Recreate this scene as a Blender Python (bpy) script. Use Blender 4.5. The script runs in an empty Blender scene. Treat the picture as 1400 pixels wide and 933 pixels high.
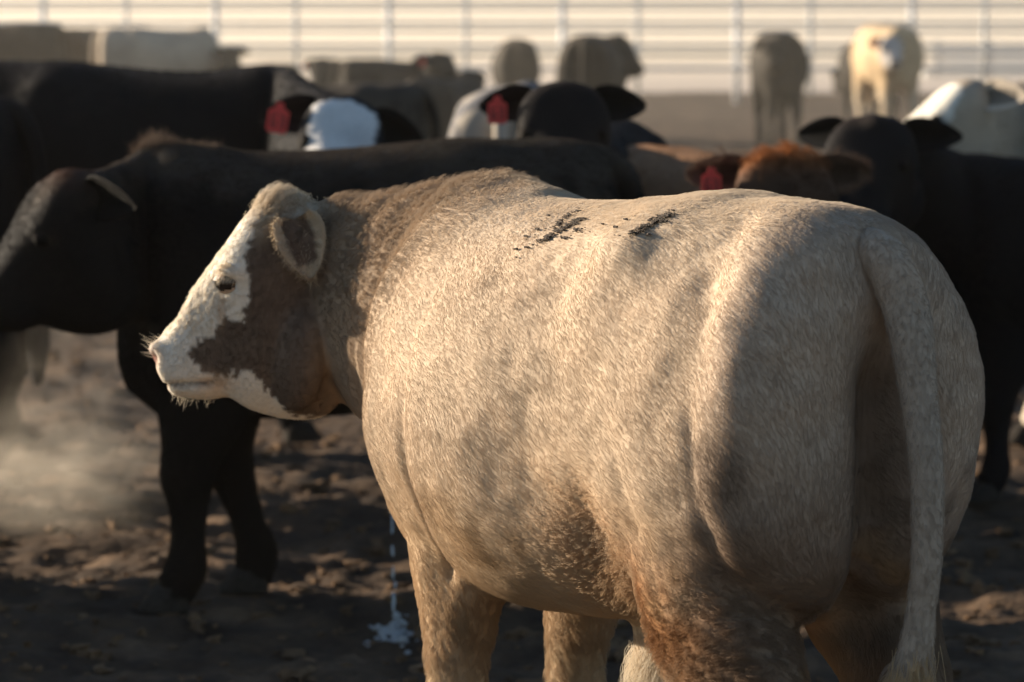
import bpy, math, random
import numpy as np
from mathutils import Vector, Matrix

random.seed(7)
RNG = np.random.default_rng(11)
HAIR = 1.0            # density of the coats

# ------------------------------------------------------------------ camera, sky, sun, exposure
SC = bpy.context.scene
COL = SC.collection
F_PX = 4500.0
CAM_H = 1.80
PITCH = math.atan(466.5 / F_PX)
cam_d = bpy.data.cameras.new("camera")
cam = bpy.data.objects.new("camera", cam_d)
COL.objects.link(cam)
cam.location = (0, 0, CAM_H)
cam.rotation_euler = (math.pi / 2 - PITCH, 0, 0)
cam_d.sensor_width = 36.0
cam_d.lens = 36.0 * F_PX / 1400.0
cam_d.clip_start = 0.1
cam_d.clip_end = 5000
cam_d.dof.use_dof = True
cam_d.dof.focus_distance = 6.05
cam_d.dof.aperture_fstop = 4.5
SC.camera = cam

SUN_EL = math.radians(14)
SUN_BACK = math.radians(27)      # how far behind the picture plane the sun stands, on the left
to_sun = Vector((-math.cos(SUN_EL) * math.cos(SUN_BACK), math.cos(SUN_EL) * math.sin(SUN_BACK), math.sin(SUN_EL)))
world = bpy.data.worlds.new("World")
SC.world = world
world.use_nodes = True
wn = world.node_tree
sky = wn.nodes.new("ShaderNodeTexSky")
sky.sky_type = 'NISHITA'
sky.sun_disc = False
sky.sun_elevation = SUN_EL
sky.sun_rotation = math.atan2(to_sun.x, to_sun.y)
sky.dust_density = 0.3
sky.ozone_density = 2.0
bg = wn.nodes["Background"]
bg.inputs["Strength"].default_value = 0.06
wn.links.new(sky.outputs[0], bg.inputs[0])

sun_d = bpy.data.lights.new("sun", 'SUN')
sun_d.energy = 5.0
sun_d.angle = math.radians(0.6)
sun_d.color = (1.0, 0.85, 0.66)
sun = bpy.data.objects.new("sun", sun_d)
COL.objects.link(sun)
sun.rotation_euler = to_sun.to_track_quat('Z', 'Y').to_euler()

SC.view_settings.view_transform = 'Standard'
SC.view_settings.look = 'None'
SC.view_settings.gamma = 1.0
SC.view_settings.exposure = 1.22
SC.render.engine = 'CYCLES'
SC.cycles.use_denoising = True
SC.cycles.max_bounces = 8
SC.cycles.diffuse_bounces = 4
SC.cycles.transparent_max_bounces = 8
SC.cycles.volume_bounces = 1
SC.cycles_curves.shape = 'RIBBONS' if hasattr(SC, "cycles_curves") else 'RIBBONS'
SC.cycles_curves.subdivisions = 2

# ------------------------------------------------------------------ helpers
CP, SP = math.cos(PITCH), math.sin(PITCH)

def at(px, py, Y):
    """World point seen at photo pixel (px, py) lying at depth Y."""
    dx, dy = (px - 700.0) / F_PX, (466.5 - py) / F_PX
    d = np.array([dx, CP + dy * SP, -SP + dy * CP])
    return np.array([0, 0, CAM_H]) + d * (Y / d[1])

def nrm(v):
    v = np.asarray(v, float)
    return v / np.maximum(np.linalg.norm(v, axis=-1, keepdims=True), 1e-9)

def sstep(a, b, x):
    t = np.clip((x - a) / (b - a), 0, 1)
    return t * t * (3 - 2 * t)

def _hash(ix, iy, iz, seed):
    h = (ix * 374761393 + iy * 668265263 + iz * 2147483647 + seed * 974634533) & 0xffffffff
    h = ((h ^ (h >> 13)) * 1274126177) & 0xffffffff
    h = (h ^ (h >> 16)) & 0xffffffff
    return h / 4294967295.0

def vnoise(p, freq=1.0, seed=0):
    """Value noise in -1..1 for an (n,3) array."""
    q = np.asarray(p, float) * freq + 137.3
    i = np.floor(q).astype(np.int64)
    f = q - i
    f = f * f * f * (f * (f * 6 - 15) + 10)
    out = 0
    for dx in (0, 1):
        wx = f[:, 0] if dx else 1 - f[:, 0]
        for dy in (0, 1):
            wy = f[:, 1] if dy else 1 - f[:, 1]
            for dz in (0, 1):
                wz = f[:, 2] if dz else 1 - f[:, 2]
                out = out + wx * wy * wz * _hash(i[:, 0] + dx, i[:, 1] + dy, i[:, 2] + dz, seed)
    return out * 2 - 1

def fbm(p, freq, octaves=3, seed=0):
    s, a = 0, 1.0
    for k in range(octaves):
        s = s + a * vnoise(p, freq * 2 ** k, seed + k * 17)
        a *= 0.5
    return s

def in_poly(x, y, poly):
    inside = np.zeros(len(x), bool)
    n = len(poly)
    for k in range(n):
        x0, y0 = poly[k]
        x1, y1 = poly[(k + 1) % n]
        if y0 == y1:
            continue
        c = (y0 > y) != (y1 > y)
        inside ^= c & (x < (x1 - x0) * (y - y0) / (y1 - y0) + x0)
    return inside

def catmull(P, m):
    """Resample the rows of P (control rows) to m rows with a Catmull-Rom spline."""
    P = np.asarray(P, float)
    n = len(P)
    t = np.linspace(0, n - 1, m)
    i = np.minimum(t.astype(int), n - 2)
    f = (t - i)[:, None]
    p0 = P[np.maximum(i - 1, 0)]; p1 = P[i]; p2 = P[i + 1]; p3 = P[np.minimum(i + 2, n - 1)]
    return 0.5 * ((2 * p1) + (-p0 + p2) * f + (2 * p0 - 5 * p1 + 4 * p2 - p3) * f * f + (-p0 + 3 * p1 - 3 * p2 + p3) * f ** 3)

def loft(rings):
    """Closed tube through rings (n, m, 3), fan caps."""
    rings = np.asarray(rings)
    n, m, _ = rings.shape
    V = np.vstack([rings.reshape(-1, 3), rings[0].mean(0)[None], rings[-1].mean(0)[None]])
    Fs = []
    for i in range(n - 1):
        for j in range(m):
            k = (j + 1) % m
            Fs.append((i * m + j, i * m + k, (i + 1) * m + k, (i + 1) * m + j))
    for j in range(m):
        k = (j + 1) % m
        Fs.append((n * m, k, j))
        Fs.append((n * m + 1, (n - 1) * m + j, (n - 1) * m + k))
    c = V.mean(0)                                                                  # faces look outward
    vol = sum(np.dot(V[q[0]] - c, np.cross(V[q[1]] - c, V[q[2]] - c)) for q in Fs)
    return V, (Fs if vol > 0 else [q[::-1] for q in Fs])

def tube(ctrl, m=16, n=24):
    """Tube from control rows (x, y, z, r_fore, r_side): sections stay level-ish, round across the path."""
    C = catmull(ctrl, n)
    P = C[:, :3]
    T = nrm(np.gradient(P, axis=0))
    rings = []
    ref = np.array([0, 1.0, 0])
    for k in range(n):
        t = T[k]
        b = nrm(ref - t * np.dot(ref, t))
        a = np.cross(b, t)
        th = np.arange(m) / m * 2 * math.pi
        rings.append(P[k] + np.cos(th)[:, None] * a * C[k, 3] + np.sin(th)[:, None] * b * C[k, 4])
    return loft(np.array(rings))

def ball(c, r, m=14, n=10):
    c = np.asarray(c, float); r = np.asarray(r, float) * np.ones(3)
    rings = []
    for k in range(1, n):
        ph = math.pi * k / n
        th = np.arange(m) / m * 2 * math.pi
        rings.append(np.stack([np.sin(ph) * np.cos(th), np.sin(ph) * np.sin(th), np.full(m, math.cos(ph))], 1) * r + c)
    return loft(np.array(rings))

def merge(parts):
    V, Fs, o = [], [], 0
    for v, f in parts:
        V.append(v)
        Fs += [tuple(i + o for i in q) for q in f]
        o += len(v)
    return np.vstack(V), Fs

def mesh_of(name, V, Fs):
    me = bpy.data.meshes.new(name)
    me.from_pydata([tuple(v) for v in V], [], Fs)
    me.update()
    return me

def link(name, data, parent=None):
    o = bpy.data.objects.new(name, data)
    COL.objects.link(o)
    if parent is not None:
        o.parent = parent
    return o

def tag(o, label=None, cat=None, group=None, kind=None):
    if label: o['label'] = label
    if cat: o['category'] = cat
    if group: o['group'] = group
    if kind: o['kind'] = kind
    return o

def verts_of(me):
    a = np.empty(len(me.vertices) * 3)
    me.vertices.foreach_get("co", a)
    return a.reshape(-1, 3)

def normals_of(me):
    a = np.empty(len(me.vertices) * 3, dtype=np.float32)
    me.vertex_normals.foreach_get("vector", a)
    return a.reshape(-1, 3).astype(float)

def set_verts(me, V):
    me.vertices.foreach_set("co", np.ascontiguousarray(V, dtype=np.float32).ravel())
    me.update()

def edges_of(me):
    a = np.empty(len(me.edges) * 2, dtype=np.int32)
    me.edges.foreach_get("vertices", a)
    return a.reshape(-1, 2)

def laplace(V, E, it, w=0.5):
    n = len(V)
    deg = np.bincount(E.ravel(), minlength=n).astype(float)
    deg[deg == 0] = 1
    w = np.asarray(w)
    if w.ndim: w = w[:, None]
    for _ in range(it):
        S = np.stack([np.bincount(E[:, 0], V[E[:, 1], k], n) + np.bincount(E[:, 1], V[E[:, 0], k], n) for k in range(3)], 1)
        V = V + w * (S / deg[:, None] - V)
    return V

def remesh(V, Fs, voxel):
    me = mesh_of("tmp", V, Fs)
    o = link("tmp", me)
    md = o.modifiers.new("r", 'REMESH')
    md.mode = 'VOXEL'; md.voxel_size = voxel; md.adaptivity = 0
    dg = bpy.context.evaluated_depsgraph_get()
    out = bpy.data.meshes.new_from_object(o.evaluated_get(dg))
    bpy.data.objects.remove(o)
    bpy.data.meshes.remove(me)
    return out

def paint(me, name, C):
    a = me.attributes.new(name, 'FLOAT_COLOR', 'POINT')
    rgba = np.ones((len(C), 4), dtype=np.float32)
    rgba[:, :3] = C
    a.data.foreach_set("color", rgba.ravel())

def smooth(me):
    me.polygons.foreach_set("use_smooth", np.ones(len(me.polygons), dtype=bool))
    me.update()

# ------------------------------------------------------------------ materials
def mat(name):
    m = bpy.data.materials.new(name)
    m.use_nodes = True
    nt = m.node_tree
    return m, nt, nt.nodes["Principled BSDF"], nt.nodes["Material Output"]

def simple(name, col, rough=0.6, bump=0.0, scale=40.0, vary=0.15, metal=0.0, coord='Object'):
    m, nt, p, out = mat(name)
    tc = nt.nodes.new("ShaderNodeTexCoord")
    nz = nt.nodes.new("ShaderNodeTexNoise"); nz.inputs["Scale"].default_value = scale; nz.inputs["Detail"].default_value = 6
    nt.links.new(tc.outputs[coord], nz.inputs["Vector"])
    r = nt.nodes.new("ShaderNodeValToRGB")
    r.color_ramp.elements[0].color = tuple(c * (1 - vary) for c in col) + (1,)
    r.color_ramp.elements[1].color = tuple(min(1, c * (1 + vary)) for c in col) + (1,)
    r.color_ramp.elements[0].position = 0.3; r.color_ramp.elements[1].position = 0.7
    nt.links.new(nz.outputs["Fac"], r.inputs[0]); nt.links.new(r.outputs[0], p.inputs["Base Color"])
    p.inputs["Roughness"].default_value = rough
    p.inputs["Metallic"].default_value = metal
    if bump:
        b = nt.nodes.new("ShaderNodeBump"); b.inputs["Strength"].default_value = bump; b.inputs["Distance"].default_value = 0.01
        nt.links.new(nz.outputs["Fac"], b.inputs["Height"]); nt.links.new(b.outputs[0], p.inputs["Normal"])
    return m

def skin_material():
    m, nt, p, out = mat("hide")
    at_ = nt.nodes.new("ShaderNodeAttribute"); at_.attribute_name = "coat"
    tc = nt.nodes.new("ShaderNodeTexCoord")
    mp = nt.nodes.new("ShaderNodeMapping"); mp.inputs["Scale"].default_value = (1, 1, 0.35)
    nt.links.new(tc.outputs["Object"], mp.inputs[0])
    nz = nt.nodes.new("ShaderNodeTexNoise"); nz.inputs["Scale"].default_value = 150; nz.inputs["Detail"].default_value = 5
    nt.links.new(mp.outputs[0], nz.inputs["Vector"])
    mx = nt.nodes.new("ShaderNodeMix"); mx.data_type = 'RGBA'; mx.blend_type = 'MULTIPLY'; mx.inputs[0].default_value = 0.5
    nt.links.new(at_.outputs["Color"], mx.inputs[6])
    r = nt.nodes.new("ShaderNodeValToRGB"); r.color_ramp.elements[0].color = (0.82, 0.82, 0.82, 1); r.color_ramp.elements[0].position = 0.35
    r.color_ramp.elements[1].position = 0.65
    nt.links.new(nz.outputs["Fac"], r.inputs[0]); nt.links.new(r.outputs[0], mx.inputs[7])
    nt.links.new(mx.outputs[2], p.inputs["Base Color"])
    p.inputs["Roughness"].default_value = 0.75
    p.inputs["Specular IOR Level"].default_value = 0.08
    b = nt.nodes.new("ShaderNodeBump"); b.inputs["Strength"].default_value = 0.35; b.inputs["Distance"].default_value = 0.004
    nt.links.new(nz.outputs["Fac"], b.inputs["Height"]); nt.links.new(b.outputs[0], p.inputs["Normal"])
    return m

def hair_material():
    m = bpy.data.materials.new("coat_hair")
    m.use_nodes = True
    nt = m.node_tree
    for n in list(nt.nodes):
        if n.type != 'OUTPUT_MATERIAL': nt.nodes.remove(n)
    out = nt.nodes["Material Output"]
    a = nt.nodes.new("ShaderNodeAttribute"); a.attribute_name = "coat"
    p = nt.nodes.new("ShaderNodeBsdfPrincipled")
    p.inputs["Roughness"].default_value = 0.5; p.inputs["Specular IOR Level"].default_value = 0.07
    t = nt.nodes.new("ShaderNodeBsdfTranslucent")
    mx = nt.nodes.new("ShaderNodeMixShader"); mx.inputs[0].default_value = 0.28
    nt.links.new(a.outputs["Color"], p.inputs["Base Color"]); nt.links.new(a.outputs["Color"], t.inputs["Color"])
    nt.links.new(p.outputs[0], mx.inputs[1]); nt.links.new(t.outputs[0], mx.inputs[2])
    nt.links.new(mx.outputs[0], out.inputs["Surface"])
    return m

M_SKIN = skin_material()
M_HAIR = hair_material()
M_EYE = simple("wet_eye", (0.012, 0.009, 0.008), 0.08, vary=0.05)
M_HOOF_SPEC = 0.08
M_TAG = simple("red_tag_plastic", (0.62, 0.035, 0.03), 0.45, vary=0.12, scale=30)
M_EYEDULL = simple("dull_eye", (0.008, 0.007, 0.006), 0.75, vary=0.05)
M_EYEDULL.node_tree.nodes["Principled BSDF"].inputs["Specular IOR Level"].default_value = 0.1
M_TAGINK = simple("tag_ink", (0.06, 0.006, 0.008), 0.6, vary=0.1)
M_HOOF = simple("hoof_horn", (0.035, 0.03, 0.026), 0.85, 0.3, 60, 0.3)
M_HOOF.node_tree.nodes["Principled BSDF"].inputs["Specular IOR Level"].default_value = M_HOOF_SPEC
M_LIDPALE = simple("pale_eyelid", (0.42, 0.33, 0.26), 0.6, 0.3, 200, 0.25)
M_LID = simple("eyelid_skin", (0.016, 0.013, 0.012), 0.85, 0.2, 120, 0.2)
M_LID.node_tree.nodes["Principled BSDF"].inputs["Specular IOR Level"].default_value = 0.05

# ------------------------------------------------------------------ cattle
# torso sections: x, top, widest height, bottom, half width, upper and lower roundness
TORSO = np.array([
    [-0.715, 1.295, 1.06, 0.88, 0.135, 2.0, 2.0],
    [-0.690, 1.395, 1.04, 0.80, 0.228, 2.15, 2.2],
    [-0.640, 1.432, 1.02, 0.74, 0.280, 2.2, 2.3],
    [-0.540, 1.450, 1.01, 0.70, 0.303, 2.2, 2.4],
    [-0.400, 1.445, 1.03, 0.68, 0.315, 2.3, 2.3],
    [-0.270, 1.450, 1.06, 0.67, 0.318, 2.6, 2.2],
    [-0.120, 1.435, 1.03, 0.64, 0.325, 2.3, 2.1],
    [0.040, 1.420, 1.00, 0.615, 0.360, 2.1, 2.1],
    [0.200, 1.412, 0.99, 0.605, 0.368, 2.05, 2.1],
    [0.340, 1.415, 1.00, 0.605, 0.345, 2.05, 2.1],
    [0.460, 1.432, 1.02, 0.61, 0.318, 2.0, 2.1],
    [0.570, 1.440, 1.02, 0.62, 0.290, 2.0, 2.1],
    [0.625, 1.380, 1.00, 0.66, 0.215, 2.0, 2.1],
    [0.668, 1.280, 0.98, 0.70, 0.140, 2.0, 2.0],
    [0.690, 1.140, 0.95, 0.77, 0.060, 2.0, 2.0],
])

def torso(st):
    m = 40
    C = catmull(st, 60)
    th = np.arange(m) / m * 2 * math.pi
    rings = []
    for x, zt, zm, zb, hw, eu, el in C:
        c, s = np.cos(th), np.sin(th)
        e = np.where(c > 0, eu, el)
        yy = hw * np.sign(s) * np.abs(s) ** (2 / e)
        zz = np.where(c > 0, zm + (zt - zm) * np.abs(c) ** (2 / e), zm - (zm - zb) * np.abs(c) ** (2 / e))
        rings.append(np.stack([np.full(m, x), yy, zz], 1))
    return loft(np.array(rings))

# head profile in photo pixels (677 px per metre): top point, bottom point, half width, bias of the width towards the top
HEAD = np.array([
    # Tx, Ty, Bx, By, hw, bias
    [203, 487, 221, 524, 16, 0.0],
    [207, 474, 236, 545, 40, 0.0],
    [222, 454, 282, 550, 47, 0.0],
    [243, 426, 310, 543, 45, 0.05],
    [264, 394, 343, 560, 50, 0.10],
    [290, 358, 384, 573, 60, 0.18],
    [314, 326, 422, 574, 72, 0.26],
    [336, 297, 452, 560, 72, 0.24],
    [357, 281, 470, 525, 68, 0.22],
    [383, 271, 480, 480, 62, 0.16],
    [414, 273, 480, 430, 50, 0.05],
])
HPX = 677.0
P0 = (380.0, 252.0)

def head_rings():
    """Head in its own space: x towards the muzzle, y left, z up, the poll at the origin, nose about 54 degrees down."""
    C = catmull(HEAD, 36)
    m = 32
    th = np.arange(m) / m * 2 * math.pi
    rings = []
    for tx, ty, bx, by, hw, bias in C:
        T = np.array([(P0[0] - tx) / HPX, (P0[1] - ty) / HPX]); B = np.array([(P0[0] - bx) / HPX, (P0[1] - by) / HPX])
        ctr, half = (T + B) / 2, (T - B) / 2
        c, s = np.cos(th), np.sin(th)
        e = np.where(c > 0, 2.25 + 5.0 * bias, 2.25)                               # the forehead is broad and flat
        u = np.sign(c) * np.abs(c) ** (2 / e)
        w = hw / HPX * np.sign(s) * np.abs(s) ** (2 / e) * (1 + bias * u * 0.9)
        xz = ctr + u[:, None] * half
        rings.append(np.stack([xz[:, 0], w, xz[:, 1]], 1))
    return np.array(rings)

def rot(yaw=0.0, pitch=0.0, roll=0.0):
    """Yaw about z (left positive), pitch nose-up positive, roll about x."""
    return np.array(Matrix.Rotation(yaw, 3, 'Z') @ Matrix.Rotation(-pitch, 3, 'Y') @ Matrix.Rotation(roll, 3, 'X'))

def ear_mesh(length=0.195, width=0.060, cup=0.035, tip=0.75):
    """A cupped leaf: base at origin, runs along +y, opening towards +x; has thickness."""
    n, m = 16, 12
    t = np.linspace(0, 1, n)
    w = width * np.clip(np.sin(np.pi * (0.14 + 0.86 * t ** tip)), 0.04, 1) ** 0.55
    out, inn = [], []
    for k in range(n):
        a = np.linspace(-1, 1, m)
        cw = cup * (1 - 0.55 * t[k])
        bend = -0.03 * t[k] ** 2
        o = np.stack([-cw * (1 - a * a) * 1.0 + bend, np.full(m, length * t[k]), a * w[k]], 1)
        i = o + np.stack([0.007 * (1 - a ** 4) + 0.001, np.zeros(m), np.zeros(m)], 1)
        out.append(o); inn.append(i)
    rings = np.array([np.vstack([o, i[::-1]]) for o, i in zip(out, inn)])
    return loft(rings)

def tri_of(me):
    me.calc_loop_triangles()
    a = np.empty(len(me.loop_triangles) * 3, dtype=np.int32)
    me.loop_triangles.foreach_get("vertices", a)
    return a.reshape(-1, 3)

def grow(name, V, N, T, C, count, weight, direction, length, parent, lift=0.35, lifts=None, wave=None, clump=0.3, cell=0.02,
         rad=0.0004, k=5, jitter=0.25, seed=0, vary=0.18):
    """Hair over a mesh: weight, length, wave are per vertex; direction is a per-vertex vector field."""
    rng = np.random.default_rng(100 + seed)
    A = np.linalg.norm(np.cross(V[T[:, 1]] - V[T[:, 0]], V[T[:, 2]] - V[T[:, 0]]), axis=1)
    A = A * weight[T].mean(1)
    cdf = np.cumsum(A); cdf /= cdf[-1]
    n = int(count)
    ti = np.searchsorted(cdf, rng.random(n))
    r1, r2 = np.sqrt(rng.random(n)), rng.random(n)
    b = np.stack([1 - r1, r1 * (1 - r2), r1 * r2], 1)
    tv = T[ti]
    def mixv(X): return np.einsum('nk,nk...->n...', b, X[tv])
    P, Nn, D, L, Cc = mixv(V), nrm(mixv(N)), mixv(direction), mixv(length), mixv(C)
    Wv = mixv(wave) if wave is not None else np.zeros(n)
    D = D + jitter * rng.normal(size=(n, 3))
    Dt = nrm(D - Nn * (D * Nn).sum(1, keepdims=True))
    L = L * rng.uniform(0.65, 1.25, n)
    lf = lift + 0.25 * Wv + (mixv(lifts) if lifts is not None else 0)
    d0 = nrm(Dt + Nn * (lf * 1.7)[:, None]); d1 = nrm(Dt + Nn * (lf * 0.35)[:, None])
    side = np.cross(Nn, Dt)
    # clumps
    cellv = cell * (1 + 0.8 * Wv)
    key = np.floor((P + 0.4 * cell * rng.normal(size=(n, 3)) * 0.25 + 0.3 * cell * np.stack([vnoise(P, 60, 3), vnoise(P, 60, 4), vnoise(P, 60, 5)], 1)) / cell).astype(np.int64)
    _, inv = np.unique(key[:, 0] * 73856093 + key[:, 1] * 19349663 + key[:, 2] * 83492791, return_inverse=True)
    cnt = np.bincount(inv).astype(float)
    cen = np.stack([np.bincount(inv, P[:, j]) / cnt for j in range(3)], 1)[inv]
    ph = rng.random(len(cnt))[inv] * 6.28; tw = rng.normal(size=len(cnt))[inv]
    out = np.empty((n, k, 3))
    for j in range(k):
        t = j / (k - 1)
        base = P - Nn * 0.0006 + (d0 * t + (d1 - d0) * t * t * 0.6) * L[:, None]
        cl = clump * (0.6 + Wv) * t ** 1.3
        pull = (cen - P) * cl[:, None] if np.ndim(cl) else (cen - P) * cl
        cur = (np.sin(ph + t * 5.5) - np.sin(ph)) * Wv * L * 0.35
        cur2 = (np.cos(ph + t * 5.5) - np.cos(ph)) * Wv * L * 0.25
        out[:, j] = base + pull + side * (cur + tw * 0.12 * L * t)[:, None] + Nn * cur2[:, None]
    hc = bpy.data.hair_curves.new(name)
    hc.add_curves([k] * n)
    hc.attributes["position"].data.foreach_set("vector", out.astype(np.float32).ravel())
    R = np.tile(np.linspace(1.0, 0.25, k) ** 0.8, n).reshape(n, k) * rad * rng.uniform(0.7, 1.3, (n, 1))
    ra = hc.attributes.get("radius") or hc.attributes.new("radius", 'FLOAT', 'POINT')
    ra.data.foreach_set("value", R.astype(np.float32).ravel())
    ca = hc.attributes.new("coat", 'FLOAT_COLOR', 'CURVE')
    col = np.ones((n, 4), dtype=np.float32)
    sh = rng.normal(0, vary, (n, 1)) + (rng.normal(0, vary * 0.35, len(cnt))[inv])[:, None]
    col[:, :3] = np.clip(Cc * np.exp(sh), 0, 0.95)
    ca.data.foreach_set("color", col.ravel())
    hc.materials.append(M_HAIR)
    o = link(name, hc, parent)
    return o

LEG_REST = dict(fl=0.0, fr=0.0, hl=0.0, hr=0.0)

def leg_parts(kind, side, swing, stout=1.0):
    """Leg as a tapering jointed tube; swing moves the foot forward or back."""
    s = side
    if kind == 'f':
        R = [(0.48, 0.140 * s, 1.00, 0.15, 0.085), (0.46, 0.150 * s, 0.84, 0.150, 0.09), (0.445, 0.15 * s, 0.70, 0.132, 0.085),
             (0.455, 0.15 * s, 0.57, 0.092, 0.070), (0.475, 0.15 * s, 0.47, 0.066, 0.058), (0.48, 0.15 * s, 0.41, 0.062, 0.058),
             (0.475, 0.15 * s, 0.34, 0.047, 0.043), (0.47, 0.15 * s, 0.22, 0.038, 0.037), (0.47, 0.15 * s, 0.13, 0.048, 0.046),
             (0.495, 0.15 * s, 0.065, 0.046, 0.048), (0.51, 0.15 * s, 0.05, 0.05, 0.05)]
        top, x0 = 0.80, 0.5
    else:
        R = [(-0.46, 0.14 * s, 1.08, 0.20, 0.14), (-0.45, 0.155 * s, 0.92, 0.21, 0.145), (-0.46, 0.165 * s, 0.78, 0.178, 0.122),
             (-0.525, 0.165 * s, 0.66, 0.130, 0.100), (-0.59, 0.165 * s, 0.57, 0.098, 0.080), (-0.635, 0.165 * s, 0.49, 0.084, 0.068),
             (-0.640, 0.165 * s, 0.41, 0.064, 0.054), (-0.605, 0.165 * s, 0.28, 0.046, 0.043), (-0.595, 0.165 * s, 0.14, 0.056, 0.050),
             (-0.57, 0.165 * s, 0.07, 0.048, 0.05), (-0.555, 0.165 * s, 0.05, 0.05, 0.05)]
        top, x0 = 0.85, -0.55
    R = np.array(R)
    k = np.clip((top - R[:, 2]) / top, 0, 1)
    R[:, 0] += swing * k
    R[:, 3:] *= 1 + (stout - 1) * sstep(0.9, 0.6, R[:, 2:3])
    hoof = np.array([R[-1, 0], R[-1, 1], 0.0])
    return tube(R, 18, 40), hoof

def hoof_mesh(p):
    parts = []
    for s in (-1, 1):
        rings = []
        for z, fx, bx, w in ((0.075, 0.040, -0.045, 0.024), (0.04, 0.062, -0.05, 0.029), (0.008, 0.088, -0.052, 0.032), (0.0, 0.086, -0.05, 0.031)):
            th = np.arange(12) / 12 * 2 * math.pi
            cx, rx = (fx + bx) / 2, (fx - bx) / 2
            rings.append(np.stack([cx + rx * np.cos(th), s * 0.031 + w * np.sin(th), np.full(12, z)], 1) + np.array([p[0], p[1], 0.0]))
        parts.append(loft(np.array(rings)))
    return merge(parts)

def tag_mesh():
    """A flat ear tag: neck tab, shouldered panel, real thickness, in its own xz plane."""
    o = [(-0.012, 0.0), (0.012, 0.0), (0.016, -0.018), (0.036, -0.030), (0.036, -0.095), (0.026, -0.104), (-0.026, -0.104), (-0.036, -0.095), (-0.036, -0.030), (-0.016, -0.018)]
    n = len(o)
    V = [(x, -0.0015, z) for x, z in o] + [(x, 0.0015, z) for x, z in o]
    Fs = [tuple(range(n)), tuple(range(2 * n - 1, n - 1, -1))] + [(i, i + n, (i + 1) % n + n, (i + 1) % n) for i in range(n)]
    return np.array(V), Fs

def digit_mesh(bars):
    V, Fs = [], []
    for x0, z0, x1, z1 in bars:
        o = len(V)
        V += [(x, y, z) for x in (x0, x1) for y in (-0.0026, -0.0014) for z in (z0, z1)]
        Fs += [tuple(o + i for i in q) for q in ((0, 1, 3, 2), (4, 6, 7, 5), (0, 4, 5, 1), (2, 3, 7, 6), (0, 2, 6, 4), (1, 5, 7, 3))]
    return np.array(V), Fs

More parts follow.
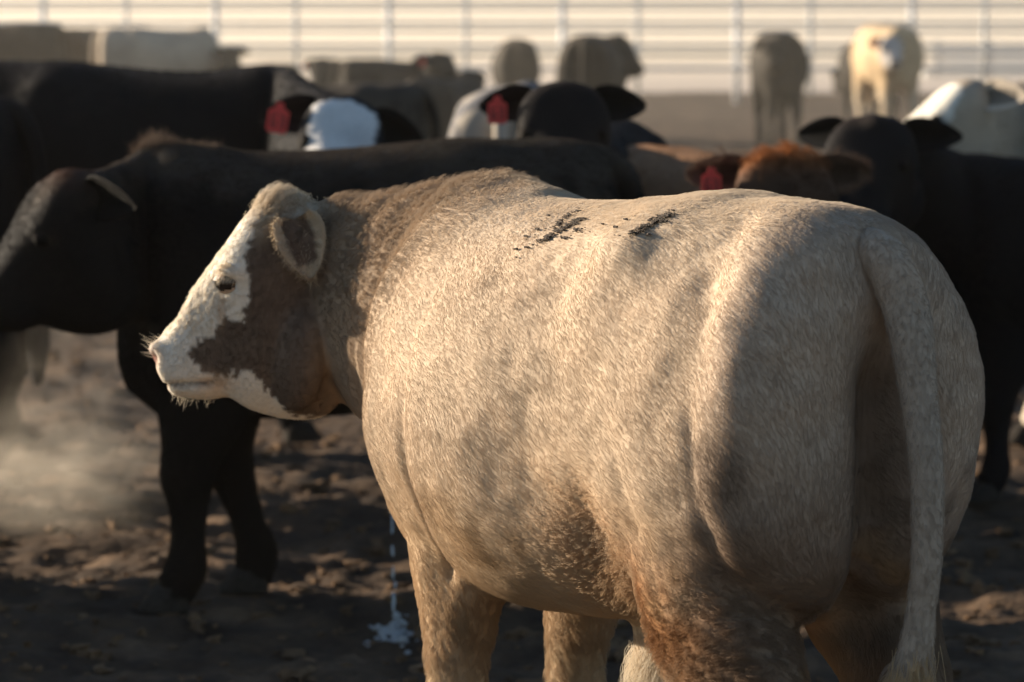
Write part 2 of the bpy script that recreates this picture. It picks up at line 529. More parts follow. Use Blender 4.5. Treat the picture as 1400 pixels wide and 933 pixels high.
def cattle(label, cat, loc, heading, scale=1.0, voxel=0.022, poll=None, head_yaw=0.0, head_pitch=0.0, head_roll=0.0,
           legs=LEG_REST, coat=None, hair=0, hair_len=0.016, tags=(), group=None, fat=1.0, tail_path=None, ear_droop=0.25, lid=None,
           neck_drop=0.0, stout=1.25, head_wide=1.32, more=(), hairargs=None, detail=None, head_scale=1.0, eyes=True, keep=None, dens=None, ears=None):
    """One animal: Empty > body (+ coat, eyes, hooves, ear tag). Local space: x forward, y left, z up, metres before scale."""
    root = link(cat.replace(' ', '_'), None)
    root.location = loc; root.rotation_euler = (0, 0, heading); root.scale = (scale,) * 3
    tag(root, label, cat, group)
    if poll is None:
        a = head_yaw * 0.55
        poll = (0.46 + 0.52 * math.cos(a), 0.52 * math.sin(a), 1.42 - neck_drop)
    poll = np.array(poll, float)
    HR = rot(head_yaw, head_pitch, head_roll)
    st = TORSO.copy(); st[:, 4] *= fat; st[:, 3] = st[:, 2] - (st[:, 2] - st[:, 3]) * (0.5 + 0.5 * fat)
    parts = [torso(st)] + list(more)
    hoofs = []
    for kind, s, key in (('f', 1, 'fl'), ('f', -1, 'fr'), ('h', 1, 'hl'), ('h', -1, 'hr')):
        p, h = leg_parts(kind, s, legs[key], stout)
        parts.append(p); hoofs.append(h)
    for s in (1, -1):
        parts.append(ball((-0.27, 0.19 * s, 1.315), (0.12, 0.085, 0.085)))         # hook bones
        parts.append(ball((-0.625, 0.115 * s, 1.20), (0.085, 0.10, 0.15)))         # pin bones
        parts.append(ball((0.47, 0.215 * s, 1.02), (0.15, 0.10, 0.24)))            # shoulder blades
        parts.append(ball((0.53, 0.145 * s, 0.92), (0.12, 0.11, 0.14)))            # points of the shoulder
    parts.append(ball((0.56, 0, 0.79), (0.10, 0.10, 0.10)))                        # brisket
    # neck: from the shoulder section to the back of the head
    hr = head_rings() * head_scale * np.array((1, head_wide, 1))
    hw = hr @ HR.T + poll
    parts.append(loft(hw))
    def headp(px, py, y=0.0): return (np.array([(P0[0] - px) / HPX, y, (P0[1] - py) / HPX]) * head_scale) @ HR.T + poll
    topc = [np.array((0.36, 0, 1.425)), np.array((0.58, 0, 1.440)), None, headp(435, 275), headp(395, 268)]
    botc = [np.array((0.50, 0, 0.76)), np.array((0.63, 0, 0.80)), None, headp(465, 545), headp(430, 500)]
    topc[2] = (topc[1] + topc[3]) / 2 + np.array((0, 0, -0.005)); botc[2] = (botc[1] + botc[3]) / 2
    wid = [0.25, 0.225, 0.165, 0.118 * (0.5 + 0.5 * head_wide), 0.095 * head_wide]
    lat = [np.array((0, 1.0, 0))] * 2 + [nrm(np.array((0, 1.0, 0)) + HR[:, 1])] + [HR[:, 1]] * 2
    row = np.array([np.concatenate([t, b, [w], l]) for t, b, w, l in zip(topc, botc, wid, lat)])
    row = catmull(row, 20)
    th = np.arange(28) / 28 * 2 * math.pi
    rings = []
    for r in row:
        T, B, w, l = r[:3], r[3:6], r[6], nrm(r[7:10])
        c = np.cos(th); s = np.sin(th)
        rings.append((T + B) / 2 + c[:, None] * (T - B) / 2 + (s * w * (1 - 0.22 * c))[:, None] * l)
    parts.append(loft(np.array(rings)))
    for s in (1, -1):                                                              # brow over each eye, cheek
        parts.append(ball(headp(326, 372, 0.082 * s * head_wide), np.array((0.045, 0.030, 0.04)) * head_scale))
        parts.append(ball(headp(400, 480, 0.045 * s * head_wide), np.array((0.11, 0.052, 0.12)) * head_scale))
        parts.append(ball(headp(218, 482, 0.034 * s * head_wide), np.array((0.022, 0.026, 0.026)) * head_scale))
    parts.append(ball(headp(390, 291), np.array((0.055, 0.07 * head_wide, 0.036)) * head_scale))
    V, Fs = merge(parts)
    me = remesh(V, Fs, voxel)
    E = edges_of(me); V = verts_of(me)
    inv = np.linalg.inv(HR)
    def hspace(V):
        h = (V - poll) @ inv.T / head_scale
        return P0[0] - h[:, 0] * HPX, P0[1] - h[:, 2] * HPX, h[:, 1]
    hx, hy, hl = hspace(V)
    headw = sstep(470, 420, hx) * (hx > 120) * (np.abs(hl) < 0.16) * (hy < 640) * (hy > 180)
    V = laplace(V, E, max(2, int(0.06 / voxel)), 0.5 * (1 - 0.65 * headw))
    if detail is not None:
        set_verts(me, V)
        V = detail(V, normals_of(me), hx, hy, hl, headw)
    set_verts(me, V)
    # ears and tail join the body mesh
    extra = []
    for s in (1, -1):
        ev, ef = ear_mesh()
        ev = ev * head_scale
        yaw, drp, twist = -0.25, ear_droop, 0.0
        if ears and s in ears:                                                    # axis and opening given outright
            ax, op = nrm(ears[s][0]), np.array(ears[s][1], float)
            op = nrm(op - ax * np.dot(op, ax))
            ev = ev * np.array(ears[s][2])
            ev = ev @ np.stack([op, ax, np.cross(op, ax)], 1).T
            RE = rot(head_yaw, head_pitch * 0.4, head_roll)
            extra.append((ev @ RE.T + headp(*ears[s][3]), ef if s > 0 else ef)); continue
        ev = ev @ np.array(Matrix.Rotation(twist, 3, 'Y')).T
        ev = ev @ np.array(Matrix.Rotation(-drp, 3, 'X')).T
        ev = ev @ np.array(Matrix.Rotation(-yaw, 3, 'Z')).T
        if s < 0:
            ev = ev * np.array((1, -1, 1)); ef = [q[::-1] for q in ef]
        # ears sit level on the head, whatever the nose does
        RE = rot(head_yaw, head_pitch * 0.4, head_roll)
        base = headp(398, 312, 0.070 * s * head_wide)
        extra.append((ev @ RE.T + base, ef))
    tp = tail_path or [(-0.56, 0, 1.375, 0.045, 0.05), (-0.64, 0, 1.39, 0.045, 0.048), (-0.73, 0, 1.34, 0.044, 0.042), (-0.775, 0, 1.20, 0.036, 0.036),
                       (-0.785, 0, 1.0, 0.030, 0.031), (-0.785, 0, 0.78, 0.028, 0.030), (-0.78, 0, 0.62, 0.036, 0.040), (-0.775, 0, 0.48, 0.042, 0.045), (-0.77, 0, 0.34, 0.015, 0.015)]
    extra.append(tube(tp, 16, 50))
    nb = len(V)
    EV, EF = merge(extra)
    faces = [tuple(p.vertices) for p in me.polygons] + [tuple(i + nb for i in f) for f in EF]
    V = np.vstack([V, EV])
    bpy.data.meshes.remove(me)
    me = mesh_of("body", V, faces)
    smooth(me)
    hx, hy, hl = hspace(V)
    part = np.zeros(len(V), int)                                                   # 0 body, 1 ears, 2 tail
    ne = len(extra[0][0]); part[nb:nb + 2 * ne] = 1; part[nb + 2 * ne:] = 2
    headw = sstep(470, 420, hx) * (hx > 120) * (np.abs(hl) < 0.16) * (hy < 640) * (hy > 180)
    headw[part == 1] = 1; headw[part == 2] = 0
    N = normals_of(me)
    inner = np.zeros(len(V))                                                       # the hollow of each ear
    g = np.arange(ne - 2) // 24; q = np.arange(ne - 2) % 24
    hol = np.zeros(ne); hol[:ne - 2] = (q >= 15) & (q <= 20) & (g <= 11)
    inner[nb:nb + ne] = hol; inner[nb + ne:nb + 2 * ne] = hol
    coat.inner = inner
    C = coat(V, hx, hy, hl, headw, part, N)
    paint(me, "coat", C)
    me.materials.append(M_SKIN)
    body = link("body", me, root)
    if eyes:
        for s in (1, -1):
            ev, ef = ball((0, 0, 0), (0.027, 0.020, 0.021), 16, 12)
            em = mesh_of("eye", ev * head_scale @ HR.T + headp(319, 382, 0.091 * s * head_wide), ef); smooth(em); em.materials.append(M_EYE if lid else M_EYEDULL)
            link("eye", em, root)
            lv, lf = ball((0, 0, 0), (0.0295, 0.0225, 0.0235), 22, 16)
            up = lv[:, 2] + 0.25 * lv[:, 0]
            keepv = (up > 0.0085) | (up < -0.0115)
            lf = [q for q in lf if all(keepv[i] for i in q)]
            lm = mesh_of("eyelid", lv * head_scale @ HR.T + headp(319, 382, 0.091 * s * head_wide), lf); smooth(lm); lm.materials.append(lid or M_LID)
            link("eyelid", lm, root)
    for h in hoofs:
        hv, hf = hoof_mesh(h)
        hm = mesh_of("hoof", hv, hf); smooth(hm); hm.materials.append(M_HOOF)
        link("hoof", hm, root)
    for s in tags:
        RE = rot(head_yaw, head_pitch * 0.4, head_roll)
        tv, tf = tag_mesh()
        base = headp(398, 312, 0.070 * s * head_wide) + RE @ np.array((0.05, 0.12 * s, 0.025 - 0.11 * math.tan(ear_droop) * 0.6)) * head_scale
        q = np.array(Matrix.Rotation(math.pi / 2, 3, 'Z'))
        tv2 = tv @ q.T @ RE.T + base
        tm = mesh_of("ear_tag", tv2, tf); tm.materials.append(M_TAG)
        to = link("ear_tag", tm, root); to['label'] = "red plastic ear tag with dark number"
        segs = [(-0.024, -0.088, -0.019, -0.042), (-0.024, -0.047, -0.006, -0.042), (-0.024, -0.068, -0.006, -0.063), (-0.009, -0.088, -0.004, -0.063),
                (-0.024, -0.088, -0.004, -0.083), (0.006, -0.088, 0.024, -0.083), (0.006, -0.047, 0.024, -0.042), (0.019, -0.088, 0.024, -0.042), (0.006, -0.067, 0.024, -0.062)]
        dv, df = digit_mesh(segs)
        dm = mesh_of("tag_number", dv @ q.T @ RE.T + base, df); dm.materials.append(M_TAGINK)
        link("tag_number", dm, to)
    info = dict(root=root, body=body, V=V, N=N, C=C, hx=hx, hy=hy, hl=hl, headw=headw, part=part, me=me, HR=HR, poll=poll, headp=headp, nb=nb)
    if hair and HAIR > 0:
        T = tri_of(me)
        w = np.ones(len(V)) if dens is None else dens(info)
        D = groom(info)
        L = np.full(len(V), hair_len) * (1 - 0.45 * headw)
        ha = dict(clump=0.4, cell=0.03, rad=0.0007, k=4)
        ha.update(hairargs or {})
        if 'length' in ha: L = ha.pop('length')(info)
        wv = ha.pop('wave')(info) if 'wave' in ha else None
        if 'lifts' in ha: ha['lifts'] = ha['lifts'](info)
        grow("coat", V, N, T, C, hair * HAIR, w, D, L, root, wave=wv, seed=len(COL.objects), **ha)
    return info

def groom(info):
    """Lie of the hair: back and down over the trunk, down the legs and tail, from muzzle to poll on the head."""
    V, headw, part = info['V'], info['headw'], info['part']
    D = np.zeros_like(V)
    low = sstep(0.75, 0.55, V[:, 2])
    D[:, 0] = -0.75 * (1 - low); D[:, 2] = -0.55 - 0.5 * low
    D[:, 0] += 0.30 * vnoise(V, 5, 21); D[:, 1] += 0.30 * vnoise(V, 5, 22); D[:, 2] += 0.30 * vnoise(V, 5, 23)
    D[:, 0] += 0.12 * vnoise(V, 14, 24); D[:, 2] += 0.12 * vnoise(V, 14, 25)
    hd = info['HR'] @ np.array((-0.72, 0, 0.35))
    D = D * (1 - headw[:, None]) + hd * headw[:, None]
    D[part == 2] = np.array((-0.05, 0, -1))
    ev = info['HR'] @ np.array((-0.2, 0, -0.1))
    for k, s in ((0, 1), (1, -1)):
        sel = (part == 1) & (info['hl'] * s > 0)
        D[sel] = info['HR'] @ np.array((-0.1, 1.0 * s, 0))
    return D

#@MAIN
# ------------------------------------------------------------------ the cream steer, in focus
TH = math.radians(32)
MH = math.pi / 2 + TH                       # heading of the cream steer
fwd = np.array((math.cos(MH), math.sin(MH), 0.0)); lft = np.array((-math.sin(MH), math.cos(MH), 0.0))
tailhead = at(1197, 275, 5.62)
main_loc = tailhead - fwd * (-0.70); main_loc[2] = 0.0
def to_local(w):
    d = np.asarray(w) - main_loc
    return np.array((d @ fwd, d @ lft, d[2]))
YH = 6.95
poll_l = to_local(at(380, 252, YH))
main_yaw = math.radians(58 - 4)

WHITE_FACE = [(150, 640), (150, 230), (350, 230), (372, 268), (352, 300), (346, 340), (345, 400), (337, 443), (318, 425), (309, 436), (296, 455), (265, 473),
              (262, 480), (270, 498), (292, 513), (320, 512), (343, 502), (370, 525), (382, 550), (400, 566), (442, 570), (430, 640)]

def cream_coat(V, hx, hy, hl, headw, part, N):
    n1, n2, n3 = fbm(V, 3.2, 3, 1), fbm(V, 14, 3, 5), vnoise(V, 45, 9)
    C = np.tile(np.array((0.505, 0.392, 0.285)), (len(V), 1))
    x, y, z = V.T
    def blend(col, w):
        nonlocal C
        w = np.clip(w, 0, 1)[:, None]
        C = C * (1 - w) + np.array(col) * w
    blend((0.56, 0.455, 0.345), sstep(1.28, 1.42, z) * (x < 0.4))
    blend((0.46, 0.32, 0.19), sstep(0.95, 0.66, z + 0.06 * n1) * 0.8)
    blend((0.30, 0.215, 0.145), sstep(0.44, 0.62, x) * sstep(0.8, 1.0, z) * 0.85)          # neck
    blend((0.47, 0.37, 0.29), sstep(-0.52, -0.66, x) * 0.8)                              # rump
    blend((0.47, 0.315, 0.185), np.exp(-((x + 0.20) / 0.12) ** 2 - ((z - 0.82) / 0.13) ** 2 - np.clip(0.2 - y, 0, 1) * 4) * (0.8 + 0.5 * n2))
    blend((0.19, 0.13, 0.092), sstep(-0.42, -0.60, x) * sstep(1.12, 0.78, z + 0.05 * n1) * 0.92)  # lower rump: dirty brown, deepened to paint in the rear-thigh shade
    blend((0.20, 0.14, 0.10), sstep(-0.52, -0.62, x) * np.exp(-((y + 0.02) / 0.07) ** 2) * sstep(1.28, 1.15, z))  # crease behind the tail: its gap shadow painted into the coat
    blend((0.26, 0.125, 0.052), sstep(0.94, 0.68, z + 0.05 * n1) * np.exp(-((x + 0.42 + 0.35 * (0.75 - z)) / 0.15) ** 2) * (y > 0.06) * (0.85 + 0.5 * n2))
    st = fbm(V, 7.0, 3, 66)
    blend((0.17, 0.12, 0.085), sstep(0.25, 0.75, st) * sstep(-0.40, -0.58, x) * sstep(1.32, 1.0, z) * 0.75)
    blend((0.30, 0.19, 0.10), sstep(0.35, 0.8, fbm(V, 8.0, 3, 67)) * sstep(1.0, 0.75, z) * 0.7)
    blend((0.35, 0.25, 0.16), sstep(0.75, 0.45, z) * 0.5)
    blend((0.55, 0.44, 0.30), sstep(0.52, 0.42, z) * (n2 > -0.2) * 0.6)
    C *= (1 + 0.10 * n1 + 0.07 * n2 + 0.05 * n3)[:, None]
    # face
    rj = np.random.default_rng(2)
    jx, jy = hx + 3.5 * n2 + 2 * n3 + rj.normal(0, 2.4, len(V)), hy + 3.5 * vnoise(V, 30, 31) + rj.normal(0, 2.4, len(V))
    wh = in_poly(jx, jy, WHITE_FACE) & (headw > 0.01)
    hb = headw * (part == 0)
    blend(np.array((0.135, 0.098, 0.074)) * (1 + 0.25 * n2)[:, None], hb * sstep(250, 300, hy))
    blend((0.42, 0.31, 0.20), hb * sstep(300, 270, hy) * (hx > 350))
    blend((0.78, 0.71, 0.61), wh * (part == 0))
    blend((0.60, 0.40, 0.24), np.exp(-((hx - 300) / 22) ** 2 - ((hy - 522) / 12) ** 2) * hb * 0.8)       # stained lip
    blend((0.45, 0.30, 0.18), np.exp(-((hx - 309) / 5) ** 2 - ((hy - 420) / 22) ** 2) * hb * 0.8)       # tear streak
    blend((0.10, 0.065, 0.05), np.exp(-((hy - 528 + 0.10 * (hx - 225)) / 3.0) ** 2) * sstep(308, 290, hx) * (hx > 226) * hb * 0.8)
    blend((0.70, 0.62, 0.50), hb * sstep(300, 285, hy) * (hx > 340) * (0.6 + 0.5 * n2))
    blend((0.55, 0.43, 0.30), np.exp(-((hx - 365) / 14) ** 2 - ((hy - 300) / 22) ** 2) * hb * 0.7)
    blend((0.30, 0.13, 0.11), np.exp(-((hx - 207) / 9) ** 2 - ((hy - 492) / 13) ** 2) * hb)
    blend((0.60, 0.48, 0.34), part == 1)
    blend((0.16, 0.10, 0.07), cream_coat.inner * 0.9)
    blend((0.74, 0.66, 0.54), np.exp(-((x + 0.05) / 0.09) ** 2 - (y / 0.07) ** 2) * sstep(0.62, 0.56, z))
    blend((0.43, 0.36, 0.295), (part == 2) * sstep(1.34, 1.26, z))
    blend((0.62, 0.46, 0.27), (part == 2) & (z < 0.66))
    return np.clip(C, 0.01, 0.9)

def cream_detail(V, N, hx, hy, hl, headw):
    x, y, z = V.T
    d = 0.006 * fbm(V, 6, 3, 40)
    # folds down the neck and behind the shoulder
    nk = sstep(0.42, 0.60, x) * (1 - headw) * sstep(0.6, 0.8, z)
    q = V @ np.array((1.0, -0.5, 0.12))
    d += nk * 0.007 * vnoise(np.stack([q * 24, y * 3, z * 3.5], 1), 1.0, 44) + nk * 0.003 * vnoise(np.stack([q * 55, y * 6, z * 7], 1), 1.0, 45)
    gr = np.exp(-((x - 0.33 + 0.10 * (z - 0.9) + 0.012 * vnoise(V, 7, 46)) / 0.016) ** 2) * sstep(0.62, 0.7, z) * sstep(1.1, 0.85, z)
    d -= 0.014 * gr
    d -= 0.006 * np.exp(-((x - 0.40 - 0.05 * (z - 0.9)) / 0.03) ** 2) * sstep(0.6, 0.68, z) * sstep(1.0, 0.8, z)
    # hollow between the last rib and the hook, and in front of the thigh
    sd = np.abs(y)
    d -= 0.010 * np.exp(-((x + 0.10) / 0.085) ** 2 - ((z - 1.27) / 0.085) ** 2) * sstep(0.15, 0.25, sd)
    d -= 0.028 * np.exp(-((x + 0.20 + 0.35 * (z - 0.8)) / 0.07) ** 2 - ((z - 0.80) / 0.16) ** 2) * sstep(0.12, 0.25, sd)
    d -= 0.020 * np.exp(-((x + 0.53 - 0.25 * (z - 1.3)) / 0.055) ** 2 - ((z - 1.30) / 0.10) ** 2) * sstep(0.08, 0.18, sd)
    d += 0.014 * np.exp(-((x + 0.64 - 0.25 * (z - 1.2)) / 0.05) ** 2 - ((z - 1.18) / 0.16) ** 2) * sstep(0.08, 0.16, sd)
    # ribs, barely
    d += 0.0006 * np.sin(x * 62 + 4 * z) * sstep(-0.05, 0.1, x) * sstep(0.4, 0.28, x) * sstep(0.75, 0.9, z) * sstep(1.35, 1.2, z)
    # seams between the thigh muscles
    d -= 0.007 * np.exp(-((x + 0.575 - 0.16 * (z - 1.0)) / 0.020) ** 2) * sstep(0.72, 0.80, z) * sstep(1.16, 1.05, z) * sstep(0.10, 0.16, sd)
    d -= 0.006 * np.exp(-((x + 0.42 - 0.35 * (z - 0.85)) / 0.028) ** 2) * sstep(0.68, 0.76, z) * sstep(1.06, 0.95, z) * sstep(0.15, 0.22, sd)
    d -= 0.006 * np.exp(-((z - 0.74 - 0.10 * (sd - 0.15) + 0.01 * vnoise(V, 9, 48)) / 0.010) ** 2) * sstep(-0.50, -0.58, x) * sstep(0.05, 0.09, sd)
    d += 0.004 * fbm(V, 11, 2, 49) * sstep(-0.40, -0.52, x)
    # twist between the thighs
    d -= 0.075 * np.exp(-((y + 0.02) / 0.05) ** 2) * sstep(-0.50, -0.62, x) * sstep(1.28, 1.12, z)
    d += 0.0016 * fbm(V * np.array((9.0, 5.0, 1.6)), 1.0, 2, 51) * (1 - headw) + 0.0012 * vnoise(V * np.array((22.0, 8.0, 3.0)), 1.0, 52) * sstep(0.15, 0.4, x) * (1 - headw)
    # nostril, mouth, eye socket
    hs = np.abs(hl)
    d -= headw * 0.020 * np.exp(-((hx - 209) / 6) ** 2 - ((hy - 490) / 9) ** 2) * (hs > 0.012)
    ml = 528 - 0.10 * (hx - 225)
    d -= headw * 0.010 * np.exp(-((hy - ml) / 4.5) ** 2) * sstep(305, 285, hx)
    d -= headw * 0.016 * np.exp(-((hx - 320) / 13) ** 2 - ((hy - 384) / 9) ** 2)
    d += headw * 0.009 * np.exp(-((hx - 318) / 16) ** 2 - ((hy - 366) / 7) ** 2)
    d += headw * 0.004 * np.exp(-((hx - 320) / 16) ** 2 - ((hy - 399) / 5) ** 2)
    d += headw * 0.006 * vnoise(V, 28, 47) * sstep(330, 250, hx) * sstep(470, 430, hy)
    return V + N * d[:, None]

def cream_dens(i):
    # thickest where the flank and quarters show; the far side thinner
    cv = nrm(np.array((0, 0, 1.8)) - main_loc)
    c = np.array((cv @ fwd, cv @ lft, cv[2]))
    f = i['N'] @ c
    w = 0.25 + 0.75 * sstep(-0.35, 0.05, f)
    w *= 1 + 1.3 * i['headw'] * (i['part'] == 0)
    w *= np.where(i['V'][:, 2] < 0.35, 0.3, 1)
    return w

def cream_len(i):
    V, hw, part = i['V'], i['headw'], i['part']
    x, y, z = V.T
    L = np.full(len(V), 0.0155)
    L += 0.004 * sstep(0.42, 0.56, x) * sstep(1.1, 1.3, z)               # crest of the neck
    L += 0.010 * np.exp(-((x + 0.18) / 0.13) ** 2) * sstep(0.95, 0.75, z)  # curls on the flank
    L += 0.010 * sstep(0.85, 0.6, z) * (x < -0.2)
    L += 0.010 * sstep(0.75, 0.45, z) * (x > 0.2)
    L = L * (1 - hw) + hw * 0.008
    poll = np.exp(-((i['hx'] - 372) / 28) ** 2 - ((i['hy'] - 268) / 22) ** 2) * hw * (part == 0)
    L += 0.022 * poll
    L += 0.004 * hw * sstep(330, 250, i['hx']) * sstep(470, 430, i['hy'])
    L[part == 1] = 0.018
    L[part == 2] = np.where(z[part == 2] < 0.68, 0.05, 0.012)
    return L

def cream_lift(i):
    V, hw, part = i['V'], i['headw'], i['part']
    x, y, z = V.T
    l = 0.45 * sstep(0.30, 0.50, x) * sstep(1.2, 1.38, z) + 0.22 * sstep(1.36, 1.42, z)
    l = l * (1 - hw) + hw * 0.9 * np.exp(-((i['hx'] - 372) / 30) ** 2 - ((i['hy'] - 262) / 20) ** 2)
    l[part == 1] = 0.25; l[part == 2] = 0.1
    return l

def cream_wave(i):
    V, hw, part = i['V'], i['headw'], i['part']
    x, y, z = V.T
    n = 0.5 + 0.5 * vnoise(V, 6, 60)
    w = 0.03 + 0.55 * sstep(0.45, 0.58, x) * sstep(1.05, 1.25, z)
    w += 1.0 * np.exp(-((x + 0.19) / 0.11) ** 2) * sstep(1.02, 0.78, z) * (0.4 + n)
    w += 1.1 * sstep(0.88, 0.65, z) * sstep(-0.25, -0.4, x) * (y > 0) * (0.4 + n)
    w += 0.4 * sstep(0.75, 0.5, z) * (x > 0.3)
    w = w * (1 - hw) + hw * (0.15 + 0.9 * np.exp(-((i['hx'] - 372) / 30) ** 2 - ((i['hy'] - 268) / 24) ** 2) + 0.4 * sstep(330, 250, i['hx']) * sstep(470, 430, i['hy']))
    w[part == 2] = 0.25
    return np.clip(w, 0, 1.2)

# tail swings a little to the steer's right
cream_tail = [(-0.54, 0.0, 1.30, 0.0172, 0.0172), (-0.635, -0.005, 1.375, 0.0310, 0.0361), (-0.712, -0.012, 1.358, 0.0396, 0.0430), (-0.760, -0.025, 1.265, 0.0361, 0.0404), (-0.782, -0.033, 1.13, 0.0292, 0.0327),
              (-0.800, -0.038, 1.0, 0.0258, 0.0292), (-0.800, -0.04, 0.85, 0.0232, 0.0267), (-0.790, -0.038, 0.76, 0.0224, 0.0258), (-0.78, -0.033, 0.68, 0.0258, 0.0310), (-0.75, -0.015, 0.57, 0.0241, 0.0292), (-0.74, -0.01, 0.46, 0.0069, 0.0086)]

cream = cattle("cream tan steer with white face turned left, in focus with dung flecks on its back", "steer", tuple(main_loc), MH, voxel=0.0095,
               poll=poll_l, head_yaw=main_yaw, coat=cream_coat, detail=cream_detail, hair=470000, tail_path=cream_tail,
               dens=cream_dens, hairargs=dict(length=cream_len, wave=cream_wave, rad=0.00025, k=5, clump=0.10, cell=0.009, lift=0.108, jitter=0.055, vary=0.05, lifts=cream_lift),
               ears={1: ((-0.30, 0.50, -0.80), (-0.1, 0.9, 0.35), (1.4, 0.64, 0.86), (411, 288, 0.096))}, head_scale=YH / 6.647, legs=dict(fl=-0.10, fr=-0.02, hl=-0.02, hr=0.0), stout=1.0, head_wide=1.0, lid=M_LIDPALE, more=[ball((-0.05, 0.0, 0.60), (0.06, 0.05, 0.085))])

def strands(name, S, col, rad, parent):
    """A few hairs laid by hand: S is (n, k, 3)."""
    S = np.asarray(S, float); n, k, _ = S.shape
    hc = bpy.data.hair_curves.new(name)
    hc.add_curves([k] * n)
    hc.attributes["position"].data.foreach_set("vector", S.astype(np.float32).ravel())
    ra = hc.attributes.get("radius") or hc.attributes.new("radius", 'FLOAT', 'POINT')
    ra.data.foreach_set("value", (np.tile(np.linspace(1, 0.3, k), n) * rad).astype(np.float32))
    ca = hc.attributes.new("coat", 'FLOAT_COLOR', 'CURVE')
    ca.data.foreach_set("color", np.tile(np.array(col + (1,), dtype=np.float32), n))
    hc.materials.append(M_HAIR)
    return link(name, hc, parent)

